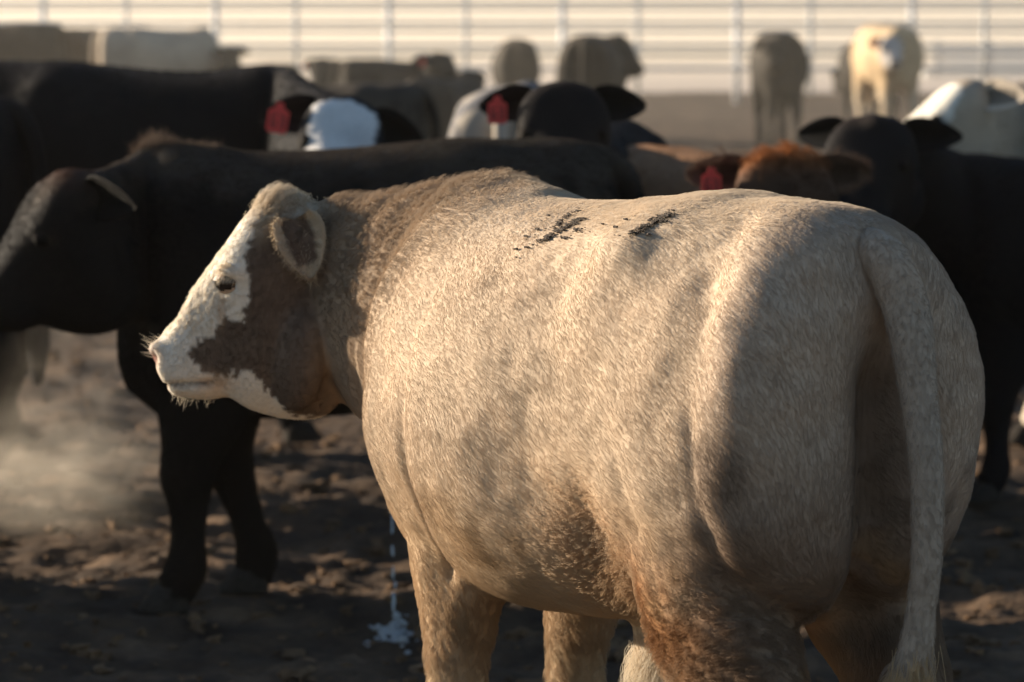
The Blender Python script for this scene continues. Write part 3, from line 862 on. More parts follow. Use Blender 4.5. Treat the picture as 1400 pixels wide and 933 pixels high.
def face_hairs():
    rg = np.random.default_rng(3)
    hp, HRm, root = cream['headp'], cream['HR'], cream['root']
    hv = cream['V'][(cream['headw'] > 0.5) & (cream['part'] == 0)]
    def snap(b):
        return hv[np.argmin(((hv - b) ** 2).sum(1))]
    out, tt = [], np.linspace(0, 1, 6)
    for s in (1, -1):                                            # lashes, brow tuft
        for k in range(60):
            q = rg.random()
            b = hp(331 - 24 * q, 377 - 3 * math.sin(q * 3.1) + rg.normal(0, 1.0), 0.106 * s)
            d = HRm @ np.array((0.25 + rg.normal(0, 0.3), s * 0.8, -0.35 + rg.normal(0, 0.2)))
            L = 0.013 * rg.uniform(0.6, 1.2)
            out.append(b + d * (tt * L)[:, None] + HRm @ np.array((0, 0, -0.4)) * ((tt ** 2) * L)[:, None])
        for k in range(240):
            b = snap(hp(320 + rg.normal(0, 6), 361 + rg.normal(0, 4), 0.102 * s))
            d = HRm @ np.array((0.35 + rg.normal(0, 0.4), s * 0.7, -0.15 + rg.normal(0, 0.4)))
            L = 0.013 * rg.uniform(0.5, 1.2)
            out.append(b + d * (tt * L)[:, None] + rg.normal(0, 0.0015, 3) * np.sin(tt * 4)[:, None] + HRm @ np.array((0, 0, -0.5)) * ((tt ** 2) * L)[:, None])
    strands("brow_hair", out, (0.72, 0.62, 0.48), 0.0004, root)
    out = []
    for k in range(45):                                         # chin and lip whiskers
        u = rg.random()
        b = snap(hp(232 + 62 * u + rg.normal(0, 3), 543 + 5 * u + rg.normal(0, 3), rg.normal(0, 0.03)))
        d = HRm @ np.array((0.15 + rg.normal(0, 0.3), rg.normal(0, 0.35), -1.0))
        L = 0.016 * rg.uniform(0.4, 1.4)
        out.append(b + d * (tt * L)[:, None] + rg.normal(0, 0.004, 3) * (tt ** 2)[:, None])
    for k in range(40):
        b = snap(hp(212 + rg.normal(0, 6), 478 + rg.normal(0, 9), rg.normal(0, 0.03)))
        d = HRm @ np.array((0.8 + rg.normal(0, 0.3), rg.normal(0, 0.5), 0.35 + rg.normal(0, 0.3)))
        out.append(b + d * (tt * 0.03 * rg.uniform(0.4, 1.2))[:, None])
    strands("whiskers", out, (0.75, 0.66, 0.52), 0.00035, root)
    out = []
    for k in range(1900):                                        # woolly topknot
        b = snap(hp(382 + rg.normal(0, 20), 262 + rg.normal(0, 9), rg.normal(0, 0.04)))
        d = nrm(HRm @ np.array((0.15 + rg.normal(0, 0.5), rg.normal(0, 0.5), 0.9)))
        e1, e2 = nrm(rg.normal(size=3)), nrm(rg.normal(size=3))
        L = 0.014 * rg.uniform(0.5, 1.3); ph = rg.random() * 6
        out.append(b + d * (tt * L)[:, None] + 0.0045 * (e1 * (np.sin(ph + tt * 7) - math.sin(ph))[:, None] + e2 * (np.cos(ph + tt * 7) - math.cos(ph))[:, None]))
    strands("topknot", out, (0.66, 0.56, 0.42), 0.0004, root)
    out = []
    base = hp(411, 300, 0.11); ne_ = cream['V'][cream['part'] == 1]
    sel = np.where((cream['part'] == 1) & (cream['hl'] > 0))[0]
    for k in range(380):                                         # long hair in and round the ear
        j = sel[rg.integers(len(sel))]
        d = nrm(cream['N'][j] * 0.5 + HRm @ np.array((0.15, 0.35, -0.6)) + rg.normal(0, 0.3, 3))
        L = 0.017 * rg.uniform(0.3, 1.2)
        out.append(cream['V'][j] + d * (tt * L)[:, None] + rg.normal(0, 0.003, 3) * (tt ** 2)[:, None])
    strands("ear_hair", out, (0.70, 0.57, 0.40), 0.00035, root)
    out = []
    kk = np.linspace(0, 1, 8)
    tp = np.array(cream_tail)[:, :3]
    for k in range(2600):                                        # switch of the tail
        q = rg.random() ** 0.7
        b = np.array((-0.785 + 0.045 * q, -0.035 + 0.022 * q, 0.70 - 0.22 * q)) + np.array((rg.normal(0, 0.014), rg.normal(0, 0.016), 0))
        L = (0.26 - 0.10 * q) * rg.uniform(0.45, 1.1)
        sw = rg.normal(0, 0.012, 2); ph = (k % 37) * 0.9
        c = np.stack([b[0] + sw[0] * kk + 0.006 * np.sin(ph + kk * 7), b[1] + sw[1] * kk + 0.007 * np.cos(ph + kk * 6) + 0.012 * kk ** 2, b[2] - L * kk], 1)
        out.append(c)
    strands("tail_switch", out, (0.58, 0.43, 0.25), 0.00045, root)
    out = []
    for k in range(2200):                                        # white hair under the belly
        a_, q = rg.random() * 6.28, rg.random()
        b = np.array((-0.05 + 0.06 * q * math.cos(a_), 0.05 * q * math.sin(a_), 0.585 - 0.05 * rg.random()))
        d = np.array((0.25 * math.cos(a_) * q + rg.normal(0, 0.12), 0.25 * math.sin(a_) * q + rg.normal(0, 0.12), -1.0))
        L = 0.085 * rg.uniform(0.4, 1.15); ph = (k % 23)
        out.append(b + d * (tt * L)[:, None] + np.stack([0.006 * np.sin(ph + 6 * tt), 0.006 * np.cos(ph + 6 * tt), 0 * tt], 1))
    strands("belly_tuft", out, (0.74, 0.65, 0.52), 0.0004, root)
if HAIR > 0: face_hairs()
#@REST

# ------------------------------------------------------------------ the rest of the herd
def make_coat(base, topc=None, face=None, face_poly=None, face_side=0.2, low=None, var=0.15, ear=None, patch=None, nose=(0.02, 0.017, 0.016), crest=None, fill=None):
    def f(V, hx, hy, hl, headw, part, N):
        n1, n2 = fbm(V, 3.0, 3, 71), fbm(V, 12, 3, 72)
        C = np.tile(np.array(base, float), (len(V), 1))
        def blend(col, w):
            nonlocal C
            w = np.clip(w, 0, 1)[:, None]
            C = C * (1 - w) + np.array(col) * w
        z = V[:, 2]
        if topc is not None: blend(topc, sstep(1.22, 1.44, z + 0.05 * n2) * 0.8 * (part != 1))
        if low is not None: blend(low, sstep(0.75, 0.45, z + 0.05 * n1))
        if patch is not None: blend(patch, sstep(0.05, 0.4, n1 + 0.3 * n2) * (headw < 0.5) * sstep(1.0, 1.25, z))
        if fill is not None: blend(fill, headw)
        if crest is not None: blend(crest, headw * (part == 0) * np.exp(-((hx - 380) / 45) ** 2 - ((hy - 268) / 30) ** 2) * 1.2)
        if face_poly is not None:
            w = in_poly(hx + 5 * n2, hy + 5 * n1, face_poly) & (headw > 0.2) & (part == 0) & (np.abs(hl) < face_side)
            blend(face, w)
        blend((0.02, 0.016, 0.013), headw * (part == 0) * 1.2 * np.exp(-((hx - 320) / 15) ** 2 - ((hy - 384) / 10) ** 2))
        if nose is not None: blend(nose, headw * (part == 0) * np.exp(-((hx - 208) / 14) ** 2 - ((hy - 495) / 22) ** 2))
        if ear is not None: blend(ear, part == 1)
        C = C * (1 - 0.6 * f.inner[:, None])
        C *= (1 + var * n1 + var * 0.7 * n2)[:, None]
        return np.clip(C, 0.004, 0.9)
    return f

BLAZE = [(150, 640), (150, 230), (352, 268), (350, 302), (344, 345), (338, 400), (312, 470), (300, 640)]
ALLFACE = [(150, 640), (150, 220), (420, 220), (440, 330), (420, 420), (380, 500), (360, 640)]

def place(px, Y):
    w = at(px, 400, Y)
    return np.array((w[0], w[1], 0.0))

def member(label, px, Y, heading, coat, scale=1.0, poll=None, face=None, cat="steer", group=None, **kw):
    """Stand an animal at depth Y under photo column px, heading in degrees (0 = right, 90 = away); poll = (px, py, Y) of the head, face = its heading."""
    loc = place(px, Y); h = math.radians(heading)
    sc = scale if isinstance(scale, float) else scale[1]
    sv = np.array((scale,) * 3 if isinstance(scale, float) else scale)
    pl = None
    if poll is not None:
        d = at(*poll) - loc
        c, s = math.cos(h), math.sin(h)
        pl = np.array((d[0] * c + d[1] * s, -d[0] * s + d[1] * c, d[2])) / sv
    if face is not None: kw['head_yaw'] = math.radians((face - heading + 180) % 360 - 180)
    i = cattle(label, cat, tuple(loc), h, scale=sc, poll=pl, coat=coat, group=group, **kw)
    if not isinstance(scale, float): i['root'].scale = scale
    return i

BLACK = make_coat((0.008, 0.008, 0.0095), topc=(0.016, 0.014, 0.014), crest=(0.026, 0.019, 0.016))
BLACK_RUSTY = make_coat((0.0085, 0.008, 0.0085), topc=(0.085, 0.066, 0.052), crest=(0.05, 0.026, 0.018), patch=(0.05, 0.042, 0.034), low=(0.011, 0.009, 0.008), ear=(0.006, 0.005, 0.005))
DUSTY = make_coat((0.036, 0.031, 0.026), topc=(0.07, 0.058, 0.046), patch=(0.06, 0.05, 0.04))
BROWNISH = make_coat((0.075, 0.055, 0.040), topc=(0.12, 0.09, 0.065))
BLAZED = make_coat((0.008, 0.008, 0.0095), topc=(0.016, 0.014, 0.014), face=(0.70, 0.68, 0.66), face_poly=BLAZE, face_side=0.10)
RED = make_coat((0.27, 0.145, 0.075), topc=(0.36, 0.21, 0.12), crest=(0.30, 0.11, 0.035), fill=(0.07, 0.04, 0.026), ear=(0.11, 0.066, 0.045), low=(0.2, 0.1, 0.05))
CREAM2 = make_coat((0.43, 0.355, 0.275), face=(0.72, 0.68, 0.60), face_poly=BLAZE, ear=(0.55, 0.47, 0.38), low=(0.60, 0.52, 0.42), nose=(0.4, 0.25, 0.2))
GREYPATCH = make_coat((0.42, 0.37, 0.31), patch=(0.10, 0.10, 0.11), var=0.2)
TAN = make_coat((0.52, 0.38, 0.23), face=(0.45, 0.42, 0.40), face_poly=ALLFACE, low=(0.55, 0.45, 0.33), topc=(0.55, 0.42, 0.28))

FUZZ = dict(clump=0.35, cell=0.03, rad=0.0008, k=4, lift=0.35)

def curly_poll(V, N, hx, hy, hl, headw):
    w = headw * sstep(330, 280, hy)
    return V + N * (w * (0.016 * np.abs(vnoise(V, 38, 91)) + 0.010 * np.abs(vnoise(V, 75, 92))))[:, None]

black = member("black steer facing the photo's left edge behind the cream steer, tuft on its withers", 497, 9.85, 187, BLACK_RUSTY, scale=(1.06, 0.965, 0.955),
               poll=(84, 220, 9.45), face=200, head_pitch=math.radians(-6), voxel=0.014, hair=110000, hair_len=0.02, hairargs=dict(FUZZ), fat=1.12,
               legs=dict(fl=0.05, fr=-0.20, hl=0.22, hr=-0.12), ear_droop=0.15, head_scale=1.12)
def withers_tuft():
    rg = np.random.default_rng(8); out = []; tt = np.linspace(0, 1, 6)
    V, N, hwt = black['V'], black['N'], black['headw']
    ridge = np.where((np.abs(V[:, 1]) < 0.06) & (V[:, 0] > 0.40) & (V[:, 2] > 1.36) & (hwt < 0.3) & (black['part'] == 0))[0]
    peak = V[ridge][np.argmax(V[ridge][:, 2] - 0.1 * np.abs(V[ridge][:, 0] - 0.62))]
    for k in range(900):
        j = ridge[rg.integers(len(ridge))]
        near = math.exp(-((V[j, 0] - 0.60) / 0.05) ** 2)
        L = (0.016 + 0.035 * near) * rg.uniform(0.4, 1.3)
        d = nrm(np.array((rg.normal(-0.1, 0.45), rg.normal(0, 0.4), 1.0)))
        out.append(V[j] + d * (tt * L)[:, None] + rg.normal(0, 0.006, 3) * (tt ** 2)[:, None])
    strands("withers_tuft", out, (0.11, 0.075, 0.055), 0.0007, black['root'])
if HAIR > 0: withers_tuft()
member("black steer with a full white face and red ear tag behind the tufted black steer", 185, 13.4, -14, BLAZED, scale=1.07, poll=(478, 119, 12.0), face=-86,
       head_pitch=math.radians(6), voxel=0.02, hair=30000, hairargs=dict(FUZZ, rad=0.0012), tags=(-1,), legs=dict(fl=0.1, fr=-0.1, hl=-0.12, hr=0.12), head_scale=1.12, head_roll=-0.17, head_wide=1.12)
member("black steer cut by the left frame edge below the white faced steer's back", -225, 12.5, 178, BLACK, scale=1.0, voxel=0.022, hair=20000, hairargs=dict(FUZZ, rad=0.001),
       neck_drop=0.2)
member("black steer staring at the camera, both ears out, red tag in one ear", 812, 12.25, -99, BLACK, scale=0.93, poll=(770, 101, 11.4), face=-90,
       head_pitch=math.radians(2), voxel=0.02, hair=40000, hairargs=dict(FUZZ, rad=0.0011), tags=(-1,), ear_droop=0.10, head_scale=1.15)
member("pale grey patched steer mostly hidden behind the staring black head", 708, 15.6, 84, GREYPATCH, scale=0.97, voxel=0.024, neck_drop=0.5)
member("red brown steer with curly orange poll looking over the cream steer's back", 966, 11.55, -62, RED, scale=0.88, poll=(1072, 198, 10.65), face=-87,
       head_pitch=math.radians(-2), voxel=0.016, hair=70000, detail=curly_poll, hairargs=dict(FUZZ, wave=lambda i: 0.2 + 0.8 * i['headw'], length=lambda i: 0.016 + 0.02 * i['headw'] * (i['hy'] < 300)),
       tags=(-1,), ear_droop=0.02, head_scale=1.27)
member("black steer standing side on behind the cream steer's rump, head toward the camera", 1515, 12.0, 190, BLACK, scale=(0.95, 0.9, 0.865), poll=(1193, 148, 11.6), face=252,
       head_pitch=math.radians(-4), voxel=0.018, hair=50000, hairargs=dict(FUZZ, rad=0.001), ear_droop=0.1, legs=dict(fl=0.02, fr=0.10, hl=0, hr=0.1), head_scale=1.15)
member("cream white faced steer raising its head beyond the black steer at the right edge", 1585, 13.5, 182, CREAM2, scale=1.02, poll=(1328, 98, 13.2), face=184,
       head_pitch=math.radians(14), voxel=0.02, hair=30000, hairargs=dict(FUZZ, rad=0.0011), head_scale=1.15, legs=dict(fl=0.05, fr=-0.05, hl=0, hr=0), ears={1: ((-0.5, 0.75, 0.1), (0.5, 0.7, 0.3), (1.2, 0.9, 1.0), (404, 300, 0.085))})


member("black steer standing out of view beyond the left frame edge, nearest", -1230, 10.8, 63, BLACK, scale=1.0, voxel=0.03)
member("black steer standing out of view beyond the left frame edge, beside the tufted steer", -640, 10.5, 58, BLACK, scale=1.0, voxel=0.03)

FARG = "cattle standing far back near the pipe fence"
far = [
    ("dark brown steer side on at the far left of the fence line", 2, 39, 180, BROWNISH, 1.06, dict(neck_drop=0.3)),
    ("brown steer seen from behind next to the far cream steer", 116, 42, 82, BROWNISH, 1.0, dict(neck_drop=0.5)),
    ("far cream steer side on with its sunlit rump to the left", 222, 40, 3, CREAM2, 1.02, dict(neck_drop=0.45)),
    ("small dark steer with pricked ears right of the far cream steer", 352, 40, 165, DUSTY, 0.72, dict(poll=(314, 60, 39.6), face=-95, head_scale=1.2)),
    ("far dark steer with low head and red tag before the concrete apron", 500, 38, 195, DUSTY, 0.74, dict(poll=(440, 76, 37.6), face=-100, tags=(-1,), head_scale=1.25)),
    ("dark steer with head up and red tag, walking right in the far herd", 545, 33, 14, DUSTY, 0.84, dict(poll=(600, 67, 32.8), face=-50, tags=(-1,), head_scale=1.25)),
    ("dark dusty steer walking away in front of the tagged far steer", 606, 29, 62, DUSTY, 0.78, dict(poll=(641, 92, 29.4), face=-60, head_scale=1.1)),
    ("far dark steer seen squarely from behind, smallest in the middle", 706, 43, 93, DUSTY, 0.90, dict(neck_drop=0.5)),
    ("tall dark steer from behind turning its tagged head right by the fence", 806, 34, 84, DUSTY, 1.0, dict(poll=(846, 43, 34.3), face=-30, tags=(-1,), head_scale=1.1)),
    ("lone dark steer walking toward the camera in front of the fence", 1062, 41, -86, DUSTY, 0.98, dict(poll=(1058, 50, 40.3), face=-92, legs=dict(fl=0.16, fr=-0.16, hl=-0.15, hr=0.15))),
    ("far tan steer with pale face walking toward the camera", 1210, 43, -78, TAN, 1.03, dict(poll=(1218, 46, 42.2), face=-80, tags=(-1,), legs=dict(fl=0.12, fr=-0.14, hl=-0.1, hr=0.1))),
    ("dark steer mostly hidden behind the far tan steer", 1184, 46, 110, DUSTY, 0.85, dict(neck_drop=0.4)),
    ("dark steer with only its back showing behind the white faced steer", 446, 20.5, 172, DUSTY, 0.89, dict(neck_drop=0.5)),
]
for lab, px, Y, hd, ct, scl, kw in far:
    member(lab, px, float(Y), hd, ct, scale=scl, voxel=0.03, group=FARG, **kw)

# ------------------------------------------------------------------ ground
def ground_material(name, dark, mid, light, scale, bump=0.6):
    m, nt, p, out = mat(name)
    tc = nt.nodes.new("ShaderNodeTexCoord")
    n1 = nt.nodes.new("ShaderNodeTexNoise"); n1.inputs["Scale"].default_value = scale; n1.inputs["Detail"].default_value = 8; n1.inputs["Roughness"].default_value = 0.65
    nt.links.new(tc.outputs["Object"], n1.inputs["Vector"])
    r = nt.nodes.new("ShaderNodeValToRGB")
    r.color_ramp.elements[0].color = dark + (1,); r.color_ramp.elements[0].position = 0.36
    r.color_ramp.elements[1].color = light + (1,); r.color_ramp.elements[1].position = 0.70
    e = r.color_ramp.elements.new(0.54); e.color = mid + (1,)
    nt.links.new(n1.outputs["Fac"], r.inputs[0])
    nt.links.new(r.outputs[0], p.inputs["Base Color"])
    p.inputs["Roughness"].default_value = 0.95; p.inputs["Specular IOR Level"].default_value = 0.15
    n2 = nt.nodes.new("ShaderNodeTexNoise"); n2.inputs["Scale"].default_value = scale * 9; n2.inputs["Detail"].default_value = 5
    nt.links.new(tc.outputs["Object"], n2.inputs["Vector"])
    b = nt.nodes.new("ShaderNodeBump"); b.inputs["Strength"].default_value = bump; b.inputs["Distance"].default_value = 0.02
    nt.links.new(n2.outputs["Fac"], b.inputs["Height"]); nt.links.new(b.outputs[0], p.inputs["Normal"])
    return m

M_DIRT = ground_material("feedlot_dirt", (0.042, 0.028, 0.019), (0.090, 0.058, 0.036), (0.19, 0.12, 0.072), 3.0)
M_PALE = ground_material("pale_gravel", (0.52, 0.44, 0.37), (0.60, 0.51, 0.44), (0.68, 0.59, 0.51), 0.35, 0.3)
M_VERGE = ground_material("dry_grass", (0.22, 0.19, 0.10), (0.30, 0.26, 0.15), (0.40, 0.34, 0.22), 0.25, 0.5)
M_FIELD = ground_material("far_field", (0.44, 0.37, 0.29), (0.50, 0.43, 0.35), (0.56, 0.49, 0.41), 0.03, 0.3)

def ground_height(x, y):
    p = np.stack([x, y, np.zeros_like(x)], 1)
    w = sstep(70, 25, np.abs(y))
    h = 0.035 * vnoise(p, 0.7, 80) + w * (0.030 * fbm(p, 2.2, 2, 81) + 0.035 * (0.5 - np.abs(vnoise(p, 5.0, 83))) + 0.024 * (0.5 - np.abs(vnoise(p, 13.0, 84))) + 0.010 * vnoise(p, 32.0, 85))
    return h - 0.03

def sheet(name, ys, xs_of, hfun, material):
    rows = [np.stack([xs_of(y), np.full(len(xs_of(y)), y)], 1) for y in ys]
    m = len(rows[0]); P = np.vstack(rows)
    V = np.column_stack([P, hfun(P[:, 0], P[:, 1])])
    i = np.arange((len(ys) - 1) * m).reshape(-1, m)[:, :-1].ravel()
    F4 = np.stack([i, i + 1, i + m + 1, i + m], 1).astype(np.int32)
    me = bpy.data.meshes.new(name)
    me.vertices.add(len(V)); me.vertices.foreach_set("co", V.astype(np.float32).ravel())
    me.loops.add(F4.size); me.loops.foreach_set("vertex_index", F4.ravel())
    me.polygons.add(len(F4)); me.polygons.foreach_set("loop_start", np.arange(0, F4.size, 4, dtype=np.int32))
    me.update(calc_edges=True); smooth(me)
    me.materials.append(material)
    return tag(link(name, me), kind='structure')

U = np.linspace(-1, 1, 421)
W0 = np.sinh(3.2 * U) / np.sinh(3.2)
ys = np.concatenate([np.linspace(-12, 5.6, 24), np.linspace(5.7, 12, 300), 12 * (66 / 12.0) ** np.linspace(0.004, 1, 330)])
sheet("pen_ground", ys, lambda y: W0 * (16 + 0.5 * max(y, 0)), ground_height, M_DIRT)
flat = lambda z: (lambda x, y: np.full_like(x, z))
UU = np.linspace(-1, 1, 9)
sheet("ground", np.array([-400.0, 60, 500, 4500]), lambda y: UU * 4000, flat(-0.16), M_FIELD)
sheet("road", np.array([65.0, 80, 100]), lambda y: UU * 300, flat(-0.02), M_PALE)
sheet("verge", np.array([100.0, 115, 132]), lambda y: UU * 400, flat(-0.01), M_VERGE)
sheet("gravel_track", np.array([132.0, 170, 215]), lambda y: UU * 500, flat(0.0), M_PALE)

# low tan rise along the horizon
xs_ = np.linspace(-900, 900, 121)
hp_ = np.stack([xs_, np.zeros_like(xs_), np.zeros_like(xs_)], 1)
hh = 30 + 8 * fbm(hp_, 0.004, 3, 95)
rows = [np.stack([xs_, np.full_like(xs_, 1300 + 400 * t), -1 + hh * math.sin(t * math.pi / 2) ** 0.8 if t > 0 else np.full_like(xs_, -1.0)], 1) for t in np.linspace(0, 1, 9)]
HV = np.vstack(rows); m_ = len(xs_)
hm = mesh_of("hills", HV, [(i * m_ + j, i * m_ + j + 1, (i + 1) * m_ + j + 1, (i + 1) * m_ + j) for i in range(8) for j in range(m_ - 1)])
smooth(hm); hm.materials.append(ground_material("dry_hills", (0.20, 0.17, 0.14), (0.24, 0.20, 0.165), (0.28, 0.235, 0.19), 0.01, 0.3))
tag(link("hills", hm), kind='structure')

# clods of dry dung and dirt trodden loose: uncountable
rng = np.random.default_rng(5)
bv, bf = ball((0, 0, 0), 1.0, 6, 4)
bf = np.array([q if len(q) == 4 else q + (q[-1],) for q in bf], dtype=object)
CV, CF = [], []
for k in range(5200):
    y = 6.0 + 16 * rng.random() ** 1.3
    x = (rng.random() * 2 - 1) * (0.6 + 0.19 * y)
    r = 0.010 + 0.034 * rng.random() ** 3
    a = rng.random() * 6.28
    v = bv * (r * rng.uniform(0.7, 1.4), r * rng.uniform(0.6, 1.1), r * rng.uniform(0.35, 0.7)) * (1 + 0.35 * rng.normal(size=(len(bv), 1)))
    v = np.column_stack([v[:, 0] * math.cos(a) - v[:, 1] * math.sin(a), v[:, 0] * math.sin(a) + v[:, 1] * math.cos(a), v[:, 2]])
    g = ground_height(np.array([x]), np.array([y]))[0]
    o = k * len(bv)
    CV.append(v + np.array((x, y, g + r * 0.2)))
    CF += [tuple(dict.fromkeys(int(i) + o for i in q)) for q in bf]
cm = mesh_of("dirt_clods", np.vstack(CV), CF); cm.materials.append(ground_material("dry_clod", (0.085, 0.052, 0.03), (0.16, 0.098, 0.055), (0.25, 0.16, 0.095), 9.0))
tag(link("dirt_clods", cm), "loose clods of dry dirt and dung strewn over the pen ground", kind='stuff')

# ------------------------------------------------------------------ fences, feed bunk, barns
M_PIPE = simple("white_painted_pipe", (0.74, 0.72, 0.68), 0.5, 0.1, 8, 0.12)
M_POST = simple("galvanised_post", (0.80, 0.79, 0.79), 0.45, 0.1, 8, 0.15)
M_PANEL = simple("white_concrete_panel", (0.78, 0.77, 0.74), 0.7, 0.2, 10, 0.08)
M_BLUEPOST = simple("blue_grey_steel", (0.20, 0.24, 0.30), 0.5, 0.1, 10, 0.15)
M_WALL = simple("barn_cladding", (0.40, 0.38, 0.40), 0.6, 0.1, 2, 0.1)
M_ROOF = simple("barn_roof_metal", (0.50, 0.50, 0.55), 0.5, 0.1, 2, 0.1)

def pipe(p, q, r, m=10):
    p, q = np.array(p, float), np.array(q, float)
    t = nrm(q - p); a = nrm(np.cross(t, (0.3, 0.2, 0.9) if abs(t[2]) < 0.9 else (1, 0, 0))); b = np.cross(t, a)
    th = np.arange(m) / m * 2 * math.pi
    ring = np.cos(th)[:, None] * a * r + np.sin(th)[:, None] * b * r
    return loft(np.array([p + ring, q + ring]))

def box(x0, x1, y0, y1, z0, z1):
    V = np.array([(x, y, z) for x in (x0, x1) for y in (y0, y1) for z in (z0, z1)], float)
    return V, [(0, 1, 3, 2), (4, 6, 7, 5), (0, 4, 5, 1), (2, 3, 7, 6), (0, 2, 6, 4), (1, 5, 7, 3)]

def part(name, shape, material, parent, sm=False):
    me = mesh_of(name, *shape); me.materials.append(material)
    if sm: smooth(me)
    return link(name, me, parent)

def fence(label, px, Y, spacing, zs, n0, n1, yaw, rp, rr, zp, mpost, mrail):
    root = link("pipe_fence", None)
    w = place(px, Y); root.location = w; root.rotation_euler = (0, 0, yaw)
    tag(root, label, "fence")
    pm = mesh_of("post", *merge([pipe((0, 0, -0.15), (0, 0, zp), rp), ball((0, 0, zp), (rp, rp, rp * 0.7), 10, 6)])); pm.materials.append(mpost); smooth(pm)
    for k in range(n0, n1 + 1):
        o = link("post", pm, root); o.location = (k * spacing, 0, 0)
    for z in zs:
        part("rail", pipe((n0 * spacing - 1.0, -rp - rr + 0.004, z), (n1 * spacing + 1.0, -rp - rr + 0.004, z), rr), mrail, root, True)
    return root

fence("white pipe fence with four rails closing the pen behind the herd", 1005, 58.0, 3.06, (0.60, 1.00, 1.40, 1.76), -9, 7, math.radians(-2), 0.06, 0.038, 1.84, M_POST, M_PIPE)
fence("second white pipe fence standing a little beyond the pen fence", 870, 64.5, 3.36, (0.75, 1.20, 1.62, 1.93), -9, 7, math.radians(-4), 0.055, 0.036, 2.02, M_PIPE, M_PIPE)
fence("thin pale rail fence across the pale gravel beyond the dry grass", 760, 134.0, 4.2, (0.55, 1.35), -9, 9, math.radians(2), 0.07, 0.04, 1.5, M_POST, M_PIPE)
fence("farthest pale fence line under the horizon", 600, 216.0, 5.0, (0.5, 1.3), -14, 14, math.radians(-1), 0.08, 0.045, 1.45, M_PIPE, M_PIPE)

root = link("feed_bunk", None); root.location = place(1275, 78.0)
tag(root, "white feed bunk with blue grey posts beyond the fences at right", "feed bunk")
part("base", box(-0.3, 5.2, -0.25, 0.5, -0.1, 0.22), M_PANEL, root)
for k in range(4):
    part("panel", box(0.09 + k * 1.22, 1.13 + k * 1.22, -0.30, -0.24, 0.24, 0.72), M_PANEL, root)
for k in range(5):
    part("post", box(-0.07 + k * 1.22, 0.07 + k * 1.22, -0.36, -0.22, -0.05, 0.85), M_BLUEPOST, root)

def barn(label, px, Y, w, h, d):
    root = link("barn", None); root.location = place(px, Y); tag(root, label, "barn", )
    part("wall", box(-w / 2, w / 2, 0, d, -0.2, h), M_WALL, root)
    V = np.array([(-w / 2 - 0.4, -0.5, h + 0.01), (w / 2 + 0.4, -0.5, h + 0.01), (w / 2 + 0.4, d + 0.5, h + 0.01), (-w / 2 - 0.4, d + 0.5, h + 0.01), (-w / 2 - 0.4, d / 2, h + d * 0.22), (w / 2 + 0.4, d / 2, h + d * 0.22)])
    part("roof", (V, [(0, 1, 5, 4), (2, 3, 4, 5), (0, 4, 3), (1, 2, 5), (3, 2, 1, 0)]), M_ROOF, root)
    for k in (-1, 0, 1):
        part("door", box(k * w * 0.28 - 1.4, k * w * 0.28 + 1.4, -0.06, -0.01, -0.1, h * 0.8), M_BLUEPOST, root)
barn("grey lavender barn on the horizon at the top right", 1130, 420.0, 12.0, 3.6, 10.0)
barn("long pale shed on the horizon left of the grey barn", 990, 520.0, 22.0, 3.2, 12.0)

# ------------------------------------------------------------------ stream and splash under the black steer
def water_material():
    m, nt, p, out = mat("clear_liquid")
    p.inputs["Base Color"].default_value = (0.75, 0.85, 0.95, 1)
    p.inputs["Roughness"].default_value = 0.12
    p.inputs["Transmission Weight"].default_value = 0.55
    p.inputs["IOR"].default_value = 1.33
    nz = nt.nodes.new("ShaderNodeTexNoise"); nz.inputs["Scale"].default_value = 90
    b = nt.nodes.new("ShaderNodeBump"); b.inputs["Strength"].default_value = 0.4; b.inputs["Distance"].default_value = 0.01
    nt.links.new(nz.outputs["Fac"], b.inputs["Height"]); nt.links.new(b.outputs[0], p.inputs["Normal"])
    return m
M_WATER = water_material()
M_FROTH = simple("froth", (0.45, 0.45, 0.45), 0.35, 0.5, 120, 0.15)
sp = at(539, 858, 9.44); st_ = at(534, 600, 9.55)
parts = []
tt = np.linspace(0, 1, 40)
pp = st_ + (np.array((sp[0], sp[1], 0.01)) - st_) * tt[:, None]
for k in range(39):
    if rng.random() < 0.6:
        r = 0.002 + 0.0028 * rng.random()
        parts.append(ball(pp[k] + rng.normal(0, 0.0022, 3), (r, r, 0.012 + 0.012 * rng.random()), 8, 6))
sm_ = mesh_of("liquid_stream", *merge(parts)); smooth(sm_); sm_.materials.append(M_WATER)
tag(link("liquid_stream", sm_), "thin broken stream of liquid falling from the black steer's belly", kind='stuff')
parts = []
for k in range(290):
    a, q = rng.random() * 6.28, rng.random() ** 0.8
    q = q * (0.75 + 0.35 * math.sin(5 * a + 1))
    x, y = sp[0] + 0.10 * q * math.cos(a), sp[1] + 0.24 * q * math.sin(a)
    g = ground_height(np.array([x]), np.array([y]))[0]
    r = 0.0025 + 0.006 * rng.random() ** 2
    parts.append(ball((x, y, g + 0.004 + 0.008 * rng.random() ** 3), (r * 1.3, r, r * 0.8), 7, 5))
sm_ = mesh_of("splash", *merge(parts)); smooth(sm_); sm_.materials.append(M_FROTH)
tag(link("splash", sm_), "white frothy splash where the stream hits the dirt", kind='stuff')

